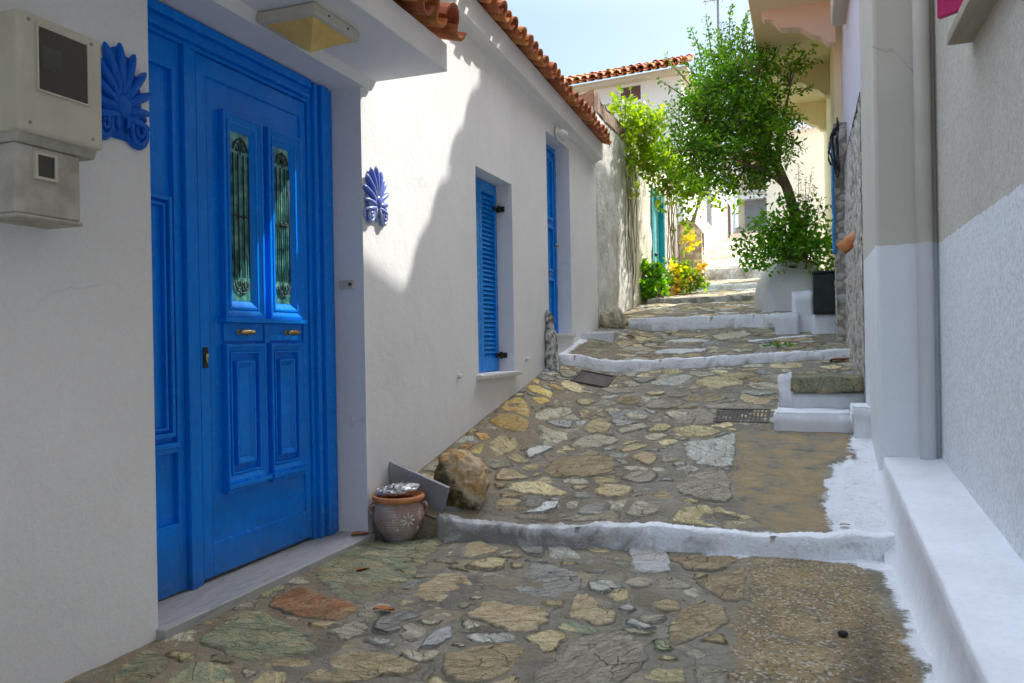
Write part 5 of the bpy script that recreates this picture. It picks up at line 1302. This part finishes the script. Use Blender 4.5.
TL = px_lumps([(715, 100, 22, 10.2), (750, 100, 22, 10.2), (765, 130, 22, 10.2), (720, 150, 24, 10.2), (695, 135, 20, 10.2), (740, 72, 18, 10.3), (768, 165, 14, 10.5), (756, 182, 10, 10.5), (725, 185, 12, 10.5), (702, 116, 29, 10.6), (738, 88, 38, 10.7), (764, 112, 29, 10.5), (688, 152, 30, 10.6), (735, 150, 38, 10.5), (772, 148, 24, 10.7), (716, 72, 26, 10.6), (756, 62, 24, 10.8), (680, 112, 12, 10.5),
               (784, 76, 11, 10.6), (782, 96, 10, 10.4), (705, 176, 18, 10.5), (750, 176, 18, 10.6), (798, 60, 9, 10.6), (726, 118, 36, 10.9), (676, 142, 9, 10.6), (793, 125, 9, 10.5), (735, 45, 14, 10.7), (700, 92, 16, 10.3), (748, 120, 26, 10.2)])
pts, cls = lump_pts(TL, 23, rg, .062, 1.15)
shoots = []
for (xa, ya, xb, yb) in ((702, 66, 690, 26), (712, 60, 706, 14), (722, 56, 721, 22), (731, 50, 730, 6), (740, 48, 748, 12), (752, 50, 757, 14), (762, 54, 768, 26), (690, 85, 664, 54), (684, 96, 656, 78), (795, 66, 818, 44), (790, 72, 822, 60), (796, 92, 812, 88), (784, 62, 800, 36), (745, 60, 742, 24), (715, 68, 697, 42), (676, 128, 652, 120), (790, 140, 806, 150), (773, 58, 780, 34), (790, 120, 808, 118), (725, 60, 714, 30), (728, 60, 738, 28), (755, 60, 763, 36), (700, 80, 680, 60)):
    a, b_ = at(xa, ya, 10.6), at(xb, yb, 10.6 + rg.uniform(-.35, .35)); shoots.append((a, b_))
    n = int((b_ - a).length / .011)
    for i in range(n):
        q = i / n; w = .045 * (1 - q * .75)
        pts.append(a.lerp(b_, q) + Vector((rg.gauss(0, w), rg.gauss(0, w), rg.gauss(0, w * .6))))
g = MB(); leaves(g, pts, .064, rg, wid=.45); g.build('crown', M['leaf_tree'], tr, rec=False)
trunk = [Vector((-.04, 10.98, 1.95)), Vector((-.06, 10.9, 2.3)), Vector(at(795, 214, 10.75)), Vector(at(787, 188, 10.7)), Vector(at(777, 165, 10.65)), Vector(at(765, 145, 10.6)), Vector(at(752, 120, 10.6)), Vector(at(742, 95, 10.6)), Vector(at(735, 70, 10.65))]
g = MB(); g.tube(trunk, [.09, .08, .07, .064, .058, .05, .04, .03, .015], 12)
lims = []
for (i, q) in ((4, (705, 120)), (4, (690, 150)), (5, (770, 110)), (5, (715, 80)), (6, (760, 62)), (3, (735, 160)), (5, (740, 130)), (4, (790, 85)), (6, (725, 70))):
    e = at(q[0], q[1], 10.6 + rg.uniform(-.4, .4)); s_ = trunk[i]; mid = s_.lerp(e, .5) + Vector((0, 0, .06)); line = [s_, s_.lerp(mid, .5) + Vector((0, 0, .03)), mid, mid.lerp(e, .5), e]; lims += line
    g.tube(line, [.042, .034, .026, .018, .008], 8)
g.v = [tuple(Vector(p) + Vector((mn.noise(Vector(p) * 9), mn.noise(Vector(p) * 9 + Vector((4, 4, 4))), 0)) * .012) for p in g.v]
g.build('trunk', M['bark'], tr, smooth=True)
g = MB(); nodes = trunk[3:] + lims
for c in cls[::4]:
    s_ = min(nodes, key=lambda p: (p - c).length); mid = s_.lerp(c, .55) + Vector((rg.gauss(0, .04), rg.gauss(0, .04), .05)); g.tube([s_, mid, c], [.012, .008, .003], 5)
for a, b_ in shoots: g.tube([a, a.lerp(b_, .5) + Vector((rg.gauss(0, .01), 0, 0)), b_], [.008, .006, .002], 5)
g.build('twigs', M['twig'], tr, rec=False)

vn = thing('vine', 'bright yellow green climbing vine spilling over the old walls', 'vine', (-2.3, 12.3, 4.0))
VL = px_lumps([(620, 99, 8, 10.9), (630, 113, 15, 11.2), (640, 128, 18, 11.5), (650, 140, 17, 11.8), (660, 158, 18, 12.1), (674, 168, 17, 12.5), (686, 178, 14, 12.9), (655, 120, 12, 12.0), (625, 140, 7, 11.0), (628, 158, 5, 11.1), (645, 160, 12, 11.9), (690, 195, 8, 13.0), (668, 182, 10, 12.4), (700, 185, 10, 12.9)])
pts, cls = lump_pts(VL, 15, rg, .07)
for (xa, ya, xb, yb, Y) in ((662, 180, 660, 214, 12.4), (672, 182, 675, 205, 12.6), (676, 185, 683, 226, 12.8), (690, 190, 690, 232, 13), (702, 188, 722, 212, 12.9), (712, 180, 726, 196, 12.9), (652, 170, 655, 196, 12.1), (627, 150, 629, 200, 11.15), (697, 190, 699, 215, 13), (735, 178, 738, 215, 12.6), (640, 150, 643, 175, 11.7)):
    a, b_ = at(xa, ya, Y), at(xb, yb, Y)
    for i in range(int((b_ - a).length / .012)):
        q = rg.random(); pts.append(a.lerp(b_, q) + Vector((rg.gauss(0, .045), rg.gauss(0, .045), rg.gauss(0, .03))))
pts = [p if p.x > -2.30 or p.z > 4.12 else Vector((-2.28 + rg.random() * .1, p.y, p.z)) for p in pts]
g = MB(); leaves(g, pts, .085, rg, wid=.75); g.build('foliage', M['leaf_vine'], vn, rec=False)
g = MB()
for k in range(9):
    y = rg.uniform(11.0, 11.75); g.tube([(-2.31 + .05 * mn.noise((q * 3, k, 0)), y + .25 * mn.noise((q * 2.5, k * 2.7, 1)), 4.1 - (1.1 + .16 * k) * q + .02 * mn.noise((q * 9, k, 3))) for q in np.linspace(0, 1, 14)], .006, 5)
for k in range(8):
    y = rg.uniform(14.4, 15.8); g.tube([(-2.28 + .06 * mn.noise((q * 3, k, 4)), y + .3 * mn.noise((q * 2.5, k * 2.7, 3)), 4.1 - 1.7 * q) for q in np.linspace(0, 1, 10)], .010, 5)
for (a, b_) in ((at(712, 175, 13), at(690, 225, 14.2)), (at(700, 180, 13), at(694, 222, 14.4))): g.tube([a, a.lerp(b_, .4) + Vector((.05, 0, .1)), b_], [.015, .02, .02], 6)
for c in cls[::3]: g.tube([c, c.lerp(Vector((-2.3, c.y, 4.0)), .5), (-2.3, c.y, 4.0)], .006, 4)
g.build('stems', M['dry_vine'], vn, rec=False)

shb = thing('shrub', 'dense green leafy shrub filling the white planter around the trunk', 'shrub', (-.15, 10.8, 2.0))
SL = px_lumps([(792, 205, 13, 10.6), (776, 222, 13, 10.6), (806, 208, 11, 10.7), (768, 232, 16, 10.4), (800, 232, 18, 10.4), (782, 246, 13, 10.4), (818, 240, 12, 10.4), (758, 240, 19, 10.6), (784, 238, 24, 10.55), (808, 240, 21, 10.6), (828, 248, 12, 10.7), (772, 248, 13, 10.5), (800, 250, 14, 10.5), (746, 246, 12, 10.6), (790, 222, 17, 10.6), (822, 262, 12, 10.6), (752, 256, 9, 10.5), (815, 222, 12, 10.7), (835, 235, 8, 10.6)])
pts, cls = lump_pts(SL, 10, rg, .075)
for k in range(6):
    x = rg.uniform(740, 768); a = at(x, 252, 10.5); 
    for i in range(26): pts.append(a + Vector((rg.gauss(0, .04), rg.gauss(0, .04), -rg.random() * .22)))
g = MB(); leaves(g, pts, .08, rg, wid=.5, up=-.1); g.build('foliage', M['leaf_shrub'], shb, rec=False)
g = MB()
for c in cls[::2]: s_ = Vector((-.15 + rg.gauss(0, .1), 10.95, 2.0)); g.tube([s_, s_.lerp(c, .5) + Vector((0, 0, .08)), c], [.01, .007, .003], 5)
g.build('stems', M['twig'], shb, rec=False)
sp = thing('sprig_plant', 'tall wispy seeding plant rising from the planter right of the trunk', 'plant', (.05, 10.85, 2.0))
g = MB(); g2 = MB(); pts = []
for (x, y) in ((799, 165), (806, 178), (790, 190), (815, 186), (822, 196), (812, 170), (828, 205), (802, 195), (785, 200)):
    b_ = at(x, y, 10.6 + rg.uniform(-.2, .2)); a = Vector((.05 + rg.gauss(0, .08), 10.85, 2.0)); mid = a.lerp(b_, .5) + Vector((rg.gauss(0, .04), 0, .05)); g.tube([a, mid, b_], [.007, .005, .002], 5)
    for i in range(90):
        q = rg.random() ** .8; p = (mid.lerp(b_, q)) ; w = .075 * (1 - q * .85); pts.append(p + Vector((rg.gauss(0, w), rg.gauss(0, w), rg.gauss(0, .02))))
leaves(g2, pts, .03, rg, wid=.4); g.build('stems', M['twig'], sp, rec=False); g2.build('foliage', M['leaf_grey'], sp, rec=False)

def bush(name, label, lumps, per, lm, size, flow=None, base=None, fn_=0):
    t_ = thing(name, label, 'plant', base)
    pts, cls = lump_pts(px_lumps(lumps), per, rg, .055)
    pts = [Vector((max(p.x, -2.31), p.y, max(p.z, zg(p.x, p.y) + .02))) for p in pts]
    g = MB(); leaves(g, pts, size, rg, wid=.7); g.build('foliage', lm, t_, rec=False)
    g = MB()
    for c in cls[::2]: g.tube([Vector(base) + Vector((rg.gauss(0, .08), rg.gauss(0, .12), 0)), Vector(base).lerp(c, .6), c], .006, 5)
    g.build('stems', M['twig'], t_, rec=False)
    for (fm, L) in (flow or []):
        for l1 in L:
            fp, _ = lump_pts(px_lumps([l1]), fn_, rg, .05); g = MB()
            for p in fp[::2]:
                p = Vector((max(p.x, -2.29), p.y, max(p.z, zg(p.x, p.y) + .04)))
                for q in range(3): leaves(g, [p], .055, rg, wid=.9)
            g.build('flowers', fm, t_, rec=False)
bush('flowering_plant', 'green leafy plant at the foot of the cream wall, left of the turquoise door', [(647, 278, 11, 12.4), (655, 272, 10, 12.5), (643, 266, 8, 12.4), (652, 290, 10, 12.35), (662, 284, 8, 12.5), (644, 290, 7, 12.3)], 15, M['leaf_shrub'], .09, base=(-2.15, 12.45, 1.72))
bush('flowering_plant', 'yellow and orange flowering bush at the foot of the wall below the turquoise door', [(674, 272, 12, 13.6), (686, 280, 12, 13.6), (672, 284, 10, 13.4), (696, 278, 9, 13.7), (682, 264, 9, 13.8), (702, 284, 6, 13.7)], 13, M['leaf_vine'], .085,
     [(M['flower_yellow'], [(676, 272, 10, 13.5), (688, 282, 8, 13.5), (668, 286, 6, 13.3), (690, 246, 5, 13.8), (688, 234, 4, 13.9)]), (M['flower_red'], [(698, 268, 5, 13.6), (672, 288, 5, 13.3), (702, 276, 4, 13.6), (694, 262, 3, 13.6)][:2])], base=(-2.0, 13.6, 1.84), fn_=9)
def tuft(label, x, y, s_, n):
    g = MB(); z = zg(x, y)
    for i in range(n):
        a = rg.uniform(0, 6.28); d = Vector((math.cos(a), math.sin(a), rg.uniform(.3, 1.2))).normalized(); p = Vector((x + rg.gauss(0, s_ * .5), y + rg.gauss(0, s_ * .3), z)); leaves(g, [p + d * s_ * .2], s_ * .5, rg, wid=.3, up=.6)
    return tag(g.build('weed', M['leaf_shrub'], loc=(x, y, z), rec=False), label, 'weed', 'weeds in the paving')
tuft('green weed growing behind the second white step', -.25, 8.62, .12, 60)
tuft('tiny green weed growing in a crack of the near paving', -.345, 3.83, .02, 14)
def potted():
    p0 = at(748, 215, 20)
# fallen leaves ---------------------------------------------------------------
g = MB(); n = 7; rows = []
for i in range(n):
    q = i / (n - 1); w = .030 * math.sin(math.pi * min(1, q * .95 + .04)) ** .8
    for s_ in (-1, 0, 1): rows.append(((q - .5) * .10, s_ * w, .010 * (abs(s_)) + .004 * math.sin(q * 5) + .002))
fs = [(i*3+j, i*3+j+1, (i+1)*3+j+1, (i+1)*3+j) for i in range(n - 1) for j in (0, 1)]
g.add(rows, fs); leaf0 = g.build('fallen_leaf', M['dry_leaf'], smooth=True, rec=False)
LV = [(-2.37, 3.93, .013, .9, 1.0, 'dry brown leaf on the far end of the marble threshold'), (-1.66, 2.93, None, .3, .9, 'small rust leaf lying on the green slabs in front of the threshold'),
      (-2.05, 3.42, None, 1.2, .8, 'tiny brown leaf beside the outer edge of the threshold'), (.27, 5.46, None, 1.2, .8, 'brown leaf on the white painted ground below the small stairs'), (.18, 4.50, None, .2, .5, 'tiny brown leaf on the white paint above the nearest step'),
      (.30, 8.05, None, .1, 1.7, 'large curled orange leaf in front of the second white step, nearest the rubble wall'), (.12, 8.2, None, .5, 1.1, 'orange leaf lying on the second white step edge'), (-1.9, 9.2, None, .6, 1.1, 'orange leaf on the paving before the third white step, near the left wall'), (-1.5, 9.5, None, 1.4, 1.0, 'yellow brown leaf in the middle of the third terrace')]
for i, (x, y, z, rz, sc, lb) in enumerate(LV):
    o = leaf0 if i == 0 else leaf0.copy()
    if i: COL.objects.link(o)
    o.location = (x, y, (zg(x, y) + .010) if z is None else z); o.rotation_euler = (rg.uniform(-.2, .2), rg.uniform(-.2, .2), rz); o.scale = (sc, sc, sc)
    tag(o, lb, 'leaf', 'fallen dry leaves')
tag(boulder('pebble', M['pebble'], (.115, 3.2, -.015), (.018, .015, .011), 3, 3, .3, loc=(.115, 3.2, -.025)), 'small black pebble on the sandy concrete', 'pebble')
